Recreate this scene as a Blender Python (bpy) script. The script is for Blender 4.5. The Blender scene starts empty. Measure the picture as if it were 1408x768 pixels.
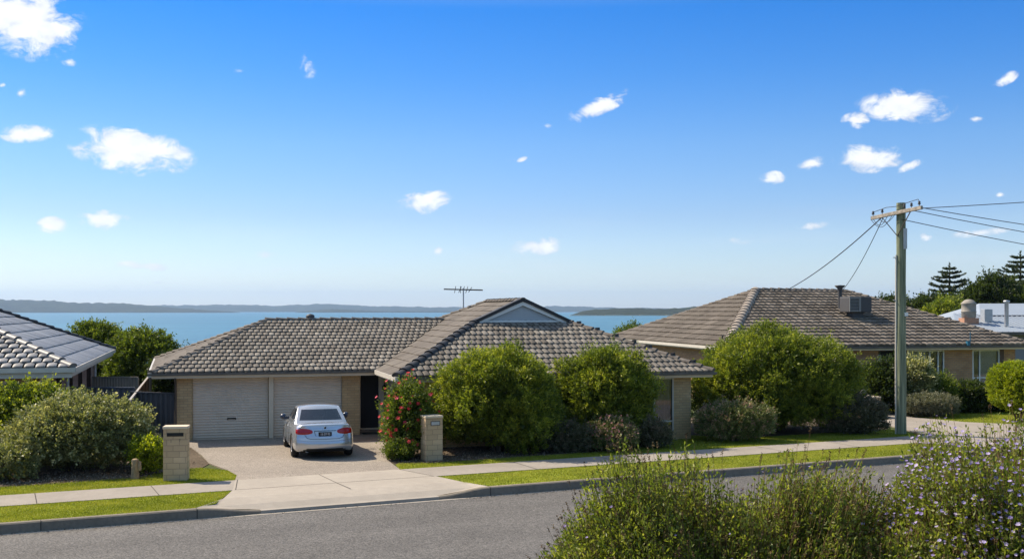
import bpy, bmesh, math, random
import numpy as np
from mathutils import Vector, Matrix
R_ = math.radians
random.seed(7); rng = np.random.default_rng(7)

# ------------------------------------------------------------------ camera, sky, sun, exposure
scene = bpy.context.scene
COL = scene.collection
CAMH = 4.2
cam = bpy.data.cameras.new('camera'); camo = bpy.data.objects.new('camera', cam); COL.objects.link(camo)
cam.sensor_width = 36; cam.lens = 38.35; cam.shift_y = 0.0305
cam.clip_start = 0.1; cam.clip_end = 60000
camo.location = (0, 0, CAMH); camo.rotation_euler = (R_(90), 0, 0)
scene.camera = camo
scene.view_settings.view_transform = 'Standard'; scene.view_settings.look = 'None'
scene.view_settings.exposure = 0.93; scene.view_settings.gamma = 1
scene.view_settings.use_curve_mapping = False
scene.cycles.max_bounces = 6; scene.cycles.diffuse_bounces = 3; scene.cycles.glossy_bounces = 3
scene.cycles.transmission_bounces = 4; scene.cycles.transparent_max_bounces = 8; scene.cycles.volume_bounces = 0
scene.cycles.caustics_reflective = False; scene.cycles.caustics_refractive = False

SUN_EL = R_(45)
SX, SY = -0.895, 0.446                       # horizontal direction towards the sun
sl = bpy.data.lights.new('sun', 'SUN'); sl.energy = 3.9; sl.angle = R_(0.5); sl.color = (1, 0.885, 0.70)
so = bpy.data.objects.new('sun', sl); COL.objects.link(so)
sdir = Vector((SX * math.cos(SUN_EL), SY * math.cos(SUN_EL), math.sin(SUN_EL)))
so.rotation_euler = sdir.to_track_quat('Z', 'Y').to_euler(); so.location = (-60, 60, 60)

world = bpy.data.worlds.new('World'); scene.world = world; world.use_nodes = True
W = world.node_tree; W.nodes.clear()
def wn(t, **k):
    n = W.nodes.new(t)
    for a, b in k.items(): setattr(n, a, b)
    return n
def wl(a, b): W.links.new(a, b)
def wm(op, a, b=None, c=None, clamp=False):
    n = wn('ShaderNodeMath', operation=op, use_clamp=clamp)
    for i, x in enumerate((a, b, c)):
        if x is None: continue
        if isinstance(x, (int, float)): n.inputs[i].default_value = x
        else: wl(x, n.inputs[i])
    return n.outputs[0]
sky = wn('ShaderNodeTexSky', sky_type='NISHITA'); sky.sun_disc = False
sky.sun_elevation = SUN_EL; sky.sun_rotation = math.atan2(SX, SY)
sky.altitude = 0; sky.air_density = 1.0; sky.dust_density = 0.25; sky.ozone_density = 3.0
tc = wn('ShaderNodeTexCoord')
hs = wn('ShaderNodeHueSaturation'); hs.inputs['Saturation'].default_value = 1.25; hs.inputs['Value'].default_value = 1.0
wl(sky.outputs[0], hs.inputs['Color'])
bg = wn('ShaderNodeBackground'); bg.inputs[1].default_value = 0.08
sep = wn('ShaderNodeSeparateXYZ'); wl(tc.outputs['Generated'], sep.inputs[0])
az = wm('ARCTAN2', sep.outputs[0], sep.outputs[1]); el = wm('ARCSINE', sep.outputs[2])
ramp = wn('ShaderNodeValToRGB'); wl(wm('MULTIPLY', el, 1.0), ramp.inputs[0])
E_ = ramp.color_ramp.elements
# sky tint by height; stops above the view boosted and warmed as added fill (colour-managed x0.6)
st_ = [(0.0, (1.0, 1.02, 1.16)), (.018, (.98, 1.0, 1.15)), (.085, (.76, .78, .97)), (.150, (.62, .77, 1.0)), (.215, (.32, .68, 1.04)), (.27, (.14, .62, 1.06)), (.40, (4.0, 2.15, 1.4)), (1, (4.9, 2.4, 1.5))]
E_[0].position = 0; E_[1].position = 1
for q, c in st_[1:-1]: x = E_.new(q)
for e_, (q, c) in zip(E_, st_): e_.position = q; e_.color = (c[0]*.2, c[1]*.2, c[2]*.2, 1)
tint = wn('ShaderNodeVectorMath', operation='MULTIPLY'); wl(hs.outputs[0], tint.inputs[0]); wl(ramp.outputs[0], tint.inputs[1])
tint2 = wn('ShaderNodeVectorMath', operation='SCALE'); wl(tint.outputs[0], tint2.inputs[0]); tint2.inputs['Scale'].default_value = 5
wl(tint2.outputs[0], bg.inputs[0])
nv = wn('ShaderNodeCombineXYZ'); wl(az, nv.inputs[0]); wl(wm('MULTIPLY', el, 1.5), nv.inputs[1])
nz = wn('ShaderNodeTexNoise'); nz.inputs['Scale'].default_value = 40; nz.inputs['Detail'].default_value = 9; nz.inputs['Roughness'].default_value = 0.62
nz.inputs['Distortion'].default_value = 0.4
wl(nv.outputs[0], nz.inputs['Vector'])
CL = [(30,25,100,60,-10,1.1),(96,86,15,7,0,.8),(28,128,13,8,35,.85),(5,117,8,5,0,.6),(38,184,44,15,6,1),(180,207,96,36,-6,1.15),(246,216,30,10,0,.7),
      (142,302,42,17,0,1.05),(72,310,26,14,0,1),(195,366,50,8,-3,.62),(368,350,22,8,0,.6),(423,90,15,24,10,.42),(335,98,22,6,0,.3),
      (580,279,46,19,12,1),(822,147,60,14,22,1),(753,174,9,5,0,.6),(738,339,42,15,5,1),(603,345,9,9,0,.95),(698,220,12,4,5,.6),(718,219,10,4,20,.6),
      (1245,146,74,27,-6,1.1),(1176,166,22,14,0,1),(1192,217,56,24,0,1.1),(1116,225,26,10,10,.95),(1060,246,24,12,8,.85),(1382,109,22,10,22,.9),
      (1343,163,13,7,0,.75),(1252,228,28,7,22,.55),(1113,312,32,8,10,.65),(1273,326,10,7,0,.85),(1352,320,50,8,4,.6),(1375,268,9,5,0,.9),
      (15,376,26,6,0,.3),(215,388,18,3,0,.4),(380,372,25,5,0,.3),(700,372,60,5,0,.3),(1000,330,90,8,-3,.25)]
mx = None
for (px, py, rx, ry, tl, w) in CL:
    a0 = math.atan((px - 704) / 1500); e0 = math.atan((427 - py) / 1500 * math.cos(a0))
    fx = math.cos(a0) ** 2 / 1500; fy = math.cos(a0) / 1500 * math.cos(e0) ** 2
    da = wm('SUBTRACT', az, a0); de = wm('SUBTRACT', el, e0)
    t = R_(tl); ca, sa = math.cos(t), math.sin(t)
    xr = wm('MULTIPLY', wm('ADD', wm('MULTIPLY', da, ca), wm('MULTIPLY', de, sa)), 1 / (rx * fx))
    yr = wm('MULTIPLY', wm('SUBTRACT', wm('MULTIPLY', de, ca), wm('MULTIPLY', da, sa)), 1 / (ry * fy))
    d = wm('SQRT', wm('ADD', wm('MULTIPLY', xr, xr), wm('MULTIPLY', yr, yr)))
    c = wm('MULTIPLY', wm('SUBTRACT', 1.05, d), w*1.1)
    mx = c if mx is None else wm('MAXIMUM', mx, c)
mx = wm('MAXIMUM', mx, 0.0)
gate = wm('MINIMUM', wm('MULTIPLY', mx, 4.0), 1.0)
val = wm('ADD', mx, wm('MULTIPLY', wm('MULTIPLY', wm('SUBTRACT', nz.outputs[0], 0.5), gate), 3.0))
ms = wn('ShaderNodeMapRange', interpolation_type='SMOOTHSTEP'); wl(val, ms.inputs[0])
ms.inputs[1].default_value = 0.12; ms.inputs[2].default_value = 0.85
# very thin high veil low in the sky
nv2 = wn('ShaderNodeCombineXYZ'); wl(wm('MULTIPLY', az, 3.0), nv2.inputs[0]); wl(wm('MULTIPLY', el, 22.0), nv2.inputs[1])
nz2 = wn('ShaderNodeTexNoise'); nz2.inputs['Scale'].default_value = 1.6; nz2.inputs['Detail'].default_value = 5
wl(nv2.outputs[0], nz2.inputs['Vector'])
veil = wn('ShaderNodeMapRange', interpolation_type='SMOOTHSTEP'); wl(nz2.outputs[0], veil.inputs[0])
veil.inputs[1].default_value = 0.45; veil.inputs[2].default_value = 0.8; veil.inputs[4].default_value = 0.42
low = wn('ShaderNodeMapRange', interpolation_type='SMOOTHSTEP'); wl(el, low.inputs[0])
low.inputs[1].default_value = 0.11; low.inputs[2].default_value = 0.0
dens = wm('MAXIMUM', wm('MULTIPLY', ms.outputs[0], 0.93), wm('MULTIPLY', veil.outputs[0], low.outputs[0]))
cb = wn('ShaderNodeBackground'); cb.inputs[0].default_value = (0.66, 0.665, 0.68, 1)
shade = wn('ShaderNodeMapRange'); wl(val, shade.inputs[0]); shade.inputs[1].default_value = 0.25; shade.inputs[2].default_value = 1.1
shade.inputs[3].default_value = 0.82; shade.inputs[4].default_value = 1.0
nz3 = wn('ShaderNodeTexNoise'); nz3.inputs['Scale'].default_value = 55; nz3.inputs['Detail'].default_value = 5
off3 = wn('ShaderNodeVectorMath', operation='ADD'); wl(nv.outputs[0], off3.inputs[0]); off3.inputs[1].default_value = (3.1, .4, .2); wl(off3.outputs[0], nz3.inputs['Vector'])
sh3 = wn('ShaderNodeMapRange'); wl(nz3.outputs[0], sh3.inputs[0]); sh3.inputs[1].default_value = .35; sh3.inputs[2].default_value = .65; sh3.inputs[3].default_value = .84; sh3.inputs[4].default_value = 1.0
wl(wm('MULTIPLY', shade.outputs[0], sh3.outputs[0]), cb.inputs[1])
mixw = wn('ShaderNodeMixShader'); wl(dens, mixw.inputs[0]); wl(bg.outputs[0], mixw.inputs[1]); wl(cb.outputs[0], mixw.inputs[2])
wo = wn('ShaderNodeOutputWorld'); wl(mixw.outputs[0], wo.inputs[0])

# ------------------------------------------------------------------ materials
def mat(name, col, rough=0.8, spec=0.3, metal=0.0, noise=None, bump=None, coat=0, extra=None):
    """noise = list of (scale, amount) multiplying the colour; bump = (scale, strength)"""
    m = bpy.data.materials.new(name); m.use_nodes = True
    nt = m.node_tree; p = nt.nodes['Principled BSDF']
    p.inputs['Roughness'].default_value = rough; p.inputs['Specular IOR Level'].default_value = spec
    p.inputs['Metallic'].default_value = metal; p.inputs['Coat Weight'].default_value = coat
    p.inputs['Base Color'].default_value = (*col, 1)
    co = nt.nodes.new('ShaderNodeTexCoord')
    last = None
    if noise:
        rgb = nt.nodes.new('ShaderNodeRGB'); rgb.outputs[0].default_value = (*col, 1); last = rgb.outputs[0]
        for sc, am in noise:
            n = nt.nodes.new('ShaderNodeTexNoise'); n.inputs['Scale'].default_value = sc; n.inputs['Detail'].default_value = 4
            nt.links.new(co.outputs['Object'], n.inputs['Vector'])
            mr = nt.nodes.new('ShaderNodeMapRange'); nt.links.new(n.outputs[0], mr.inputs[0])
            mr.inputs[1].default_value = 0.3; mr.inputs[2].default_value = 0.7
            mr.inputs[3].default_value = 1 - am; mr.inputs[4].default_value = 1 + am
            v = nt.nodes.new('ShaderNodeVectorMath'); v.operation = 'SCALE'
            nt.links.new(last, v.inputs[0]); nt.links.new(mr.outputs[0], v.inputs['Scale']); last = v.outputs[0]
        nt.links.new(last, p.inputs['Base Color'])
    if bump:
        n = nt.nodes.new('ShaderNodeTexNoise'); n.inputs['Scale'].default_value = bump[0]; n.inputs['Detail'].default_value = 5
        nt.links.new(co.outputs['Object'], n.inputs['Vector'])
        b = nt.nodes.new('ShaderNodeBump'); b.inputs['Strength'].default_value = bump[1]; b.inputs['Distance'].default_value = 0.02
        nt.links.new(n.outputs[0], b.inputs['Height']); nt.links.new(b.outputs[0], p.inputs['Normal'])
    if extra: extra(m, nt, p, co, last)
    return m

def brick_mat(name, c1, c2, mortar, bw=0.24, bh=0.086, ms=0.010, rough=0.85, var=0.12, off=0.5):
    m = bpy.data.materials.new(name); m.use_nodes = True
    nt = m.node_tree; p = nt.nodes['Principled BSDF']; p.inputs['Roughness'].default_value = rough
    p.inputs['Specular IOR Level'].default_value = 0.2
    uv = nt.nodes.new('ShaderNodeUVMap')
    b = nt.nodes.new('ShaderNodeTexBrick'); nt.links.new(uv.outputs[0], b.inputs['Vector'])
    b.inputs['Scale'].default_value = 1; b.inputs['Brick Width'].default_value = bw; b.inputs['Row Height'].default_value = bh
    b.inputs['Mortar Size'].default_value = ms; b.inputs['Mortar Smooth'].default_value = 0.3; b.offset = off
    b.inputs['Color1'].default_value = (*c1, 1); b.inputs['Color2'].default_value = (*c2, 1); b.inputs['Mortar'].default_value = (*mortar, 1)
    n = nt.nodes.new('ShaderNodeTexNoise'); n.inputs['Scale'].default_value = 1.3; n.inputs['Detail'].default_value = 6
    nt.links.new(uv.outputs[0], n.inputs['Vector'])
    mr = nt.nodes.new('ShaderNodeMapRange'); nt.links.new(n.outputs[0], mr.inputs[0])
    mr.inputs[1].default_value = .3; mr.inputs[2].default_value = .7; mr.inputs[3].default_value = 1 - var; mr.inputs[4].default_value = 1 + var
    v = nt.nodes.new('ShaderNodeVectorMath'); v.operation = 'SCALE'
    nt.links.new(b.outputs[0], v.inputs[0]); nt.links.new(mr.outputs[0], v.inputs['Scale']); nt.links.new(v.outputs[0], p.inputs['Base Color'])
    bp = nt.nodes.new('ShaderNodeBump'); bp.inputs['Strength'].default_value = 0.6; bp.inputs['Distance'].default_value = 0.008; bp.invert = True
    nt.links.new(b.outputs['Fac'], bp.inputs['Height']); nt.links.new(bp.outputs[0], p.inputs['Normal'])
    return m

def rnd_mat(name, stops, rough=0.6, spec=0.3, trans=0.0, stain=0.0, tcol=None, bump=None):
    """colour by the per-face attribute 'rnd'"""
    m = bpy.data.materials.new(name); m.use_nodes = True
    nt = m.node_tree; p = nt.nodes['Principled BSDF']; p.inputs['Roughness'].default_value = rough
    p.inputs['Specular IOR Level'].default_value = spec
    a = nt.nodes.new('ShaderNodeAttribute'); a.attribute_name = 'rnd'
    r = nt.nodes.new('ShaderNodeValToRGB'); nt.links.new(a.outputs['Fac'], r.inputs[0])
    e = r.color_ramp.elements
    e[0].position = stops[0][0]; e[0].color = (*stops[0][1], 1); e[1].position = stops[-1][0]; e[1].color = (*stops[-1][1], 1)
    for q, c in stops[1:-1]: x = e.new(q); x.color = (*c, 1)
    out = r.outputs[0]
    co = nt.nodes.new('ShaderNodeTexCoord')
    if stain:
        for sc, am in ((0.7, stain), (9.0, stain * .8)):
            n = nt.nodes.new('ShaderNodeTexNoise'); n.inputs['Scale'].default_value = sc; n.inputs['Detail'].default_value = 5
            nt.links.new(co.outputs['Object'], n.inputs['Vector'])
            mr = nt.nodes.new('ShaderNodeMapRange'); nt.links.new(n.outputs[0], mr.inputs[0])
            mr.inputs[1].default_value = .3; mr.inputs[2].default_value = .7; mr.inputs[3].default_value = 1 - am; mr.inputs[4].default_value = 1 + am
            v = nt.nodes.new('ShaderNodeVectorMath'); v.operation = 'SCALE'
            nt.links.new(out, v.inputs[0]); nt.links.new(mr.outputs[0], v.inputs['Scale']); out = v.outputs[0]
    nt.links.new(out, p.inputs['Base Color'])
    if bump:
        n = nt.nodes.new('ShaderNodeTexNoise'); n.inputs['Scale'].default_value = bump[0]
        nt.links.new(co.outputs['Object'], n.inputs['Vector'])
        b = nt.nodes.new('ShaderNodeBump'); b.inputs['Strength'].default_value = bump[1]; b.inputs['Distance'].default_value = 0.01
        nt.links.new(n.outputs[0], b.inputs['Height']); nt.links.new(b.outputs[0], p.inputs['Normal'])
    if trans:
        t = nt.nodes.new('ShaderNodeBsdfTranslucent'); mx = nt.nodes.new('ShaderNodeMixShader'); mx.inputs[0].default_value = trans
        if tcol:
            mm = nt.nodes.new('ShaderNodeMix'); mm.data_type = 'RGBA'; mm.blend_type = 'MULTIPLY'; mm.inputs[0].default_value = 1
            nt.links.new(out, mm.inputs[6]); mm.inputs[7].default_value = (*tcol, 1); nt.links.new(mm.outputs[2], t.inputs[0])
        else: nt.links.new(out, t.inputs[0])
        o = nt.nodes['Material Output']
        nt.links.new(p.outputs[0], mx.inputs[1]); nt.links.new(t.outputs[0], mx.inputs[2]); nt.links.new(mx.outputs[0], o.inputs[0])
    return m

def pebble_extra(scale, dark, light, lanes=False):
    def f(m, nt, p, co, last):
        if lanes:
            mp = nt.nodes.new('ShaderNodeMapping'); mp.inputs['Rotation'].default_value = (0, 0, -R_(25.2)); mp.inputs['Scale'].default_value = (1, 1, 1)
            nt.links.new(co.outputs['Object'], mp.inputs[0]); mp2 = nt.nodes.new('ShaderNodeMapping'); mp2.inputs['Scale'].default_value = (.035, .75, 1); nt.links.new(mp.outputs[0], mp2.inputs[0])
            n = nt.nodes.new('ShaderNodeTexNoise'); n.inputs['Scale'].default_value = 1; n.inputs['Detail'].default_value = 3; nt.links.new(mp2.outputs[0], n.inputs['Vector'])
            mr = nt.nodes.new('ShaderNodeMapRange'); nt.links.new(n.outputs[0], mr.inputs[0]); mr.inputs[1].default_value = .3; mr.inputs[2].default_value = .7; mr.inputs[3].default_value = .88; mr.inputs[4].default_value = 1.12
            v = nt.nodes.new('ShaderNodeVectorMath'); v.operation = 'SCALE'; nt.links.new(last, v.inputs[0]); nt.links.new(mr.outputs[0], v.inputs['Scale']); last = v.outputs[0]
        v = nt.nodes.new('ShaderNodeTexVoronoi'); v.inputs['Scale'].default_value = scale; nt.links.new(co.outputs['Object'], v.inputs['Vector'])
        r = nt.nodes.new('ShaderNodeValToRGB'); s = nt.nodes.new('ShaderNodeSeparateColor')
        nt.links.new(v.outputs['Color'], s.inputs[0]); nt.links.new(s.outputs[0], r.inputs[0])
        r.color_ramp.elements[0].color = (*dark, 1); r.color_ramp.elements[1].color = (*light, 1)
        mm = nt.nodes.new('ShaderNodeMix'); mm.data_type = 'RGBA'; mm.blend_type = 'MULTIPLY'; mm.inputs[0].default_value = 1
        nt.links.new(last, mm.inputs[6]); nt.links.new(r.outputs[0], mm.inputs[7]); nt.links.new(mm.outputs[2], p.inputs['Base Color'])
        b = nt.nodes.new('ShaderNodeBump'); b.inputs['Strength'].default_value = 0.5; b.inputs['Distance'].default_value = 0.006
        nt.links.new(v.outputs['Distance'], b.inputs['Height']); nt.links.new(b.outputs[0], p.inputs['Normal'])
    return f

M = {}
M['asphalt'] = mat('asphalt', (0.103, 0.099, 0.094), .85, .3, noise=[(0.12, .10), (0.9, .07), (5, .07), (30, .12)], extra=pebble_extra(48, (.4, .4, .4), (1.65, 1.6, 1.55), True))
M['concrete'] = mat('concrete', (0.345, 0.305, 0.255), .9, .2, noise=[(0.6, .08), (5, .05), (60, .08)], bump=(80, .2))
M['path'] = mat('path_concrete', (0.29, 0.257, 0.22), .9, .2, noise=[(0.8, .1), (6, .06), (60, .1)], bump=(80, .2))
M['kerb'] = mat('kerb_concrete', (0.21, 0.18, 0.14), .9, .2, noise=[(1.2, .15), (12, .12)], bump=(50, .3))
M['joint'] = mat('joint', (0.05, 0.045, 0.04), .95)
M['aggregate'] = mat('aggregate', (0.265, 0.235, 0.20), .9, .2, noise=[(0.5, .1), (4, .06)], extra=pebble_extra(60, (.6, .57, .55), (1.4, 1.38, 1.35)))
M['paving'] = mat('porch_paving', (0.22, 0.16, 0.12), .85, noise=[(2, .15), (20, .1)])
M['lawn'] = mat('lawn', (0.20, 0.225, 0.022), .9, .1, noise=[(0.35, .18), (1.6, .15), (6, .2), (60, .3)], bump=(60, .9))
M['soil'] = mat('soil', (0.11, 0.085, 0.06), .95, .1, noise=[(0.5, .2), (14, .4), (60, .3)], bump=(30, .9))
M['land'] = mat('land', (0.07, 0.085, 0.03), .95, .1, noise=[(0.05, .2), (0.6, .3), (9, .3)], bump=(10, .8))
M['brickA'] = brick_mat('cream_brick', (0.57, 0.40, 0.215), (0.48, 0.32, 0.165), (0.38, 0.28, 0.16))
M['brickC'] = brick_mat('tan_brick', (0.47, 0.28, 0.15), (0.38, 0.21, 0.11), (0.26, 0.20, 0.15))
M['brickB'] = brick_mat('orange_brick', (0.42, 0.24, 0.12), (0.33, 0.17, 0.085), (0.30, 0.22, 0.15))
M['brickP'] = brick_mat('pink_brick', (0.40, 0.255, 0.20), (0.30, 0.18, 0.14), (0.33, 0.26, 0.22))
M['brickR'] = brick_mat('chimney_brick', (0.45, 0.22, 0.13), (0.36, 0.16, 0.09), (0.35, 0.28, 0.22))
M['block'] = brick_mat('block_pillar', (0.54, 0.39, 0.235), (0.47, 0.335, 0.20), (0.32, 0.23, 0.145), bw=.30, bh=.145, ms=.007, var=.15)
M['weather'] = brick_mat('weatherboard', (0.52, 0.44, 0.35), (0.50, 0.42, 0.33), (0.24, 0.165, 0.13), bw=30, bh=.10, ms=.008, var=.05)
M['cap'] = mat('cap_stone', (0.60, 0.50, 0.37), .85, noise=[(6, .08)], bump=(60, .2))
M['creampaint'] = mat('cream_paint', (0.66, 0.56, 0.42), .6, noise=[(1.5, .05)])
M['garage'] = mat('garage_door_paint', (0.64, 0.53, 0.41), .5, .4, noise=[(0.9, .07), (4, .04)])
M['gutterdark'] = mat('gutter_brown', (0.10, 0.085, 0.07), .45, .4, noise=[(3, .2)])
M['guttercream'] = mat('gutter_cream', (0.52, 0.48, 0.41), .45, .4, noise=[(3, .06)])
M['white'] = mat('white_paint', (0.74, 0.74, 0.72), .5, noise=[(2, .04)])
M['darkframe'] = mat('dark_frame', (0.09, 0.055, 0.04), .5)
M['screen'] = mat('security_screen', (0.012, 0.014, 0.018), .6, .3)
M['black'] = mat('black', (0.012, 0.012, 0.012), .55)
M['dark'] = mat('dark_interior', (0.03, 0.028, 0.026), .9)
M['curtain'] = mat('curtain', (0.75, 0.76, 0.76), .9, noise=[(3, .1)])
M['darkcurtain'] = mat('dark_curtain', (0.16, 0.18, 0.21), .9, noise=[(3, .1)])
M['galv'] = mat('galvanised', (0.42, 0.43, 0.44), .45, .5, metal=.6, noise=[(6, .1)])
M['wire'] = mat('wire', (0.03, 0.03, 0.035), .6)
M['roofmetal'] = mat('roof_sheet', (0.27, 0.31, 0.36), .5, .4, metal=.0, noise=[(.6, .05)])
M['fence'] = mat('fence_grey', (0.085, 0.085, 0.088), .5, .4, noise=[(2, .05)])
M['fenceblue'] = mat('fence_blue_grey', (0.13, 0.14, 0.16), .5, .4, noise=[(2, .05)])
M['fencebeige'] = mat('fence_beige', (0.38, 0.33, 0.27), .6, noise=[(3, .1)])
M['fencecap'] = mat('fence_cap', (0.40, 0.36, 0.31), .5)
M['cooler'] = mat('cooler_plastic', (0.20, 0.20, 0.19), .5, .4)
M['coolerdark'] = mat('cooler_dark', (0.07, 0.07, 0.072), .6)
M['trunk'] = mat('bark', (0.12, 0.095, 0.07), .9, .1, noise=[(8, .3)], bump=(20, .8))
M['twig'] = mat('twig', (0.10, 0.075, 0.045), .9, .1, noise=[(8, .3)])
M['stump'] = mat('stump_wood', (0.30, 0.22, 0.13), .9, .1, noise=[(10, .3)], bump=(20, .6))
def pole_extra(m, nt, p, co, last):
    mp = nt.nodes.new('ShaderNodeMapping'); mp.inputs['Scale'].default_value = (22, 22, .8); nt.links.new(co.outputs['Object'], mp.inputs[0])
    n = nt.nodes.new('ShaderNodeTexNoise'); n.inputs['Scale'].default_value = 1; n.inputs['Detail'].default_value = 5; nt.links.new(mp.outputs[0], n.inputs['Vector'])
    r = nt.nodes.new('ShaderNodeValToRGB'); nt.links.new(n.outputs[0], r.inputs[0])
    r.color_ramp.elements[0].position = .35; r.color_ramp.elements[0].color = (0.11, 0.13, 0.085, 1)
    r.color_ramp.elements[1].position = .65; r.color_ramp.elements[1].color = (0.27, 0.29, 0.19, 1)
    nt.links.new(r.outputs[0], p.inputs['Base Color'])
    b = nt.nodes.new('ShaderNodeBump'); b.inputs['Strength'].default_value = .7; b.inputs['Distance'].default_value = .01
    nt.links.new(n.outputs[0], b.inputs['Height']); nt.links.new(b.outputs[0], p.inputs['Normal'])
M['pole'] = mat('pole_timber', (0.2, 0.22, 0.15), .9, .1, extra=pole_extra)
M['arm'] = mat('crossarm_timber', (0.33, 0.29, 0.24), .9, .1, noise=[(9, .35), (40, .3)], bump=(25, .8))
M['tileA'] = rnd_mat('tile_grey_brown', [(0, (0.135, 0.117, 0.095)), (.5, (0.165, 0.146, 0.122)), (.85, (0.20, 0.178, 0.148)), (1, (0.235, 0.212, 0.178))], .75, .25, stain=.22, bump=(60, .3))
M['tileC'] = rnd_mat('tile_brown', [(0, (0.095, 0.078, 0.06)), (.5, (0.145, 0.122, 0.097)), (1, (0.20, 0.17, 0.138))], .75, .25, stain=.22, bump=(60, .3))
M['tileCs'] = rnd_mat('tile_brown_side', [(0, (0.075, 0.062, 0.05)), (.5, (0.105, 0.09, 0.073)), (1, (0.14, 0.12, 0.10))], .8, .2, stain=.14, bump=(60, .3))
M['tileB'] = rnd_mat('tile_slate', [(0, (0.16, 0.155, 0.15)), (.5, (0.21, 0.205, 0.20)), (1, (0.27, 0.265, 0.26))], .5, .4, stain=.08)
M['tileflat'] = rnd_mat('tile_weathered_flat', [(0, (0.10, 0.085, 0.07)), (.5, (0.125, 0.108, 0.09)), (1, (0.15, 0.132, 0.11))], .8, .2, stain=.12, bump=(60, .2))
M['deck'] = mat('roof_deck', (0.05, 0.042, 0.036), .9)
M['ridge'] = mat('ridge_tile', (0.15, 0.13, 0.11), .8, .2, noise=[(2.3, .25), (14, .2)], bump=(30, .4))
M['ridgedark'] = mat('ridge_tile_dark', (0.035, 0.034, 0.036), .6, .3, noise=[(2.3, .2)])
M['ridgelight'] = mat('ridge_mortar', (0.32, 0.27, 0.22), .85, .2, noise=[(2.3, .25), (14, .2)], bump=(30, .4))
def glass_mat(name, tint, refl):
    m = bpy.data.materials.new(name); m.use_nodes = True; nt = m.node_tree; nt.nodes.clear()
    g = nt.nodes.new('ShaderNodeBsdfGlossy'); g.inputs['Roughness'].default_value = 0.03
    t = nt.nodes.new('ShaderNodeBsdfTransparent'); t.inputs[0].default_value = (*tint, 1)
    f = nt.nodes.new('ShaderNodeFresnel'); f.inputs[0].default_value = 1.5
    a = nt.nodes.new('ShaderNodeMath'); a.operation = 'ADD'; a.inputs[1].default_value = refl; a.use_clamp = True
    x = nt.nodes.new('ShaderNodeMixShader'); o = nt.nodes.new('ShaderNodeOutputMaterial')
    nt.links.new(f.outputs[0], a.inputs[0]); nt.links.new(a.outputs[0], x.inputs[0]); nt.links.new(t.outputs[0], x.inputs[1])
    nt.links.new(g.outputs[0], x.inputs[2]); nt.links.new(x.outputs[0], o.inputs[0]); return m
M['pane'] = glass_mat('window_pane', (.75, .78, .8), .08)
M['carglass'] = glass_mat('car_glass', (.22, .25, .27), .10)

# foliage: stops from deep to young leaf
def leaf(name, a, b, c, trans=.46, rough=.5, spec=.35, t=(1.25, 1.3, .55)):
    M[name] = rnd_mat('leaf_' + name, [(0, a), (.55, b), (1, c)], rough, spec, trans=trans, tcol=t)
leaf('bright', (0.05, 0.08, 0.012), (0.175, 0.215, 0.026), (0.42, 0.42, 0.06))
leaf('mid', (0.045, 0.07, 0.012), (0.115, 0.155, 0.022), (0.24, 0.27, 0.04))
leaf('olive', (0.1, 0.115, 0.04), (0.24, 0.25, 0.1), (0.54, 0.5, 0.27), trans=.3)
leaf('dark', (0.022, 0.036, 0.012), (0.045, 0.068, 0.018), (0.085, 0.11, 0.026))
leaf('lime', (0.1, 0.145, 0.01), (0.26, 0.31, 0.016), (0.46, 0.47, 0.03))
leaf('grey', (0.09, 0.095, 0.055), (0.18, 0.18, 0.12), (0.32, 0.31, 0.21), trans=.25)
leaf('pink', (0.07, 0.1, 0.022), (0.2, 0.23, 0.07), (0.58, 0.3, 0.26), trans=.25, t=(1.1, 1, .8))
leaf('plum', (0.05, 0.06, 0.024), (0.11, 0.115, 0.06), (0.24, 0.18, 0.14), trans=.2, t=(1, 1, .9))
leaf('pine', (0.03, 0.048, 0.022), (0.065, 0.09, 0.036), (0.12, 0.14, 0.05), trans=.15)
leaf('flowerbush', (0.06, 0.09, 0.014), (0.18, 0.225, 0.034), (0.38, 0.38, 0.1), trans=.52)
M['grassblade'] = rnd_mat('grass_blade', [(0, (0.13, 0.165, 0.012)), (.6, (0.23, 0.26, 0.02)), (1, (0.36, 0.34, 0.07))], .6, .3, trans=.4, tcol=(1.3, 1.3, .5))
M['purple'] = rnd_mat('petal_purple', [(0, (0.32, 0.24, 0.55)), (.6, (0.45, 0.38, 0.66)), (1, (0.62, 0.52, 0.72))], .7, .1, trans=.35)
M['red'] = rnd_mat('petal_red', [(0, (0.55, 0.02, 0.03)), (.6, (0.72, 0.05, 0.05)), (1, (0.75, 0.10, 0.16))], .6, .2, trans=.3)
M['seed'] = rnd_mat('seed_head', [(0, (0.09, 0.055, 0.03)), (.6, (0.16, 0.10, 0.05)), (1, (0.26, 0.19, 0.09))], .9, .1)
M['leaflitter'] = rnd_mat('leaf_litter', [(0, (0.10, 0.07, 0.045)), (.6, (0.2, 0.15, 0.10)), (1, (0.36, 0.29, 0.22))], .9, .1)
M['hill'] = mat('hill_bush', (0.035, 0.042, 0.026), .95, .05, noise=[(0.004, .25), (0.02, .35), (0.08, .3)])
M['headland'] = mat('headland_bush', (0.030, 0.038, 0.022), .95, .05, noise=[(0.02, .3), (0.12, .4)])
M['sand'] = mat('shore_sand', (0.5, 0.45, 0.36), .9)
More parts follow.
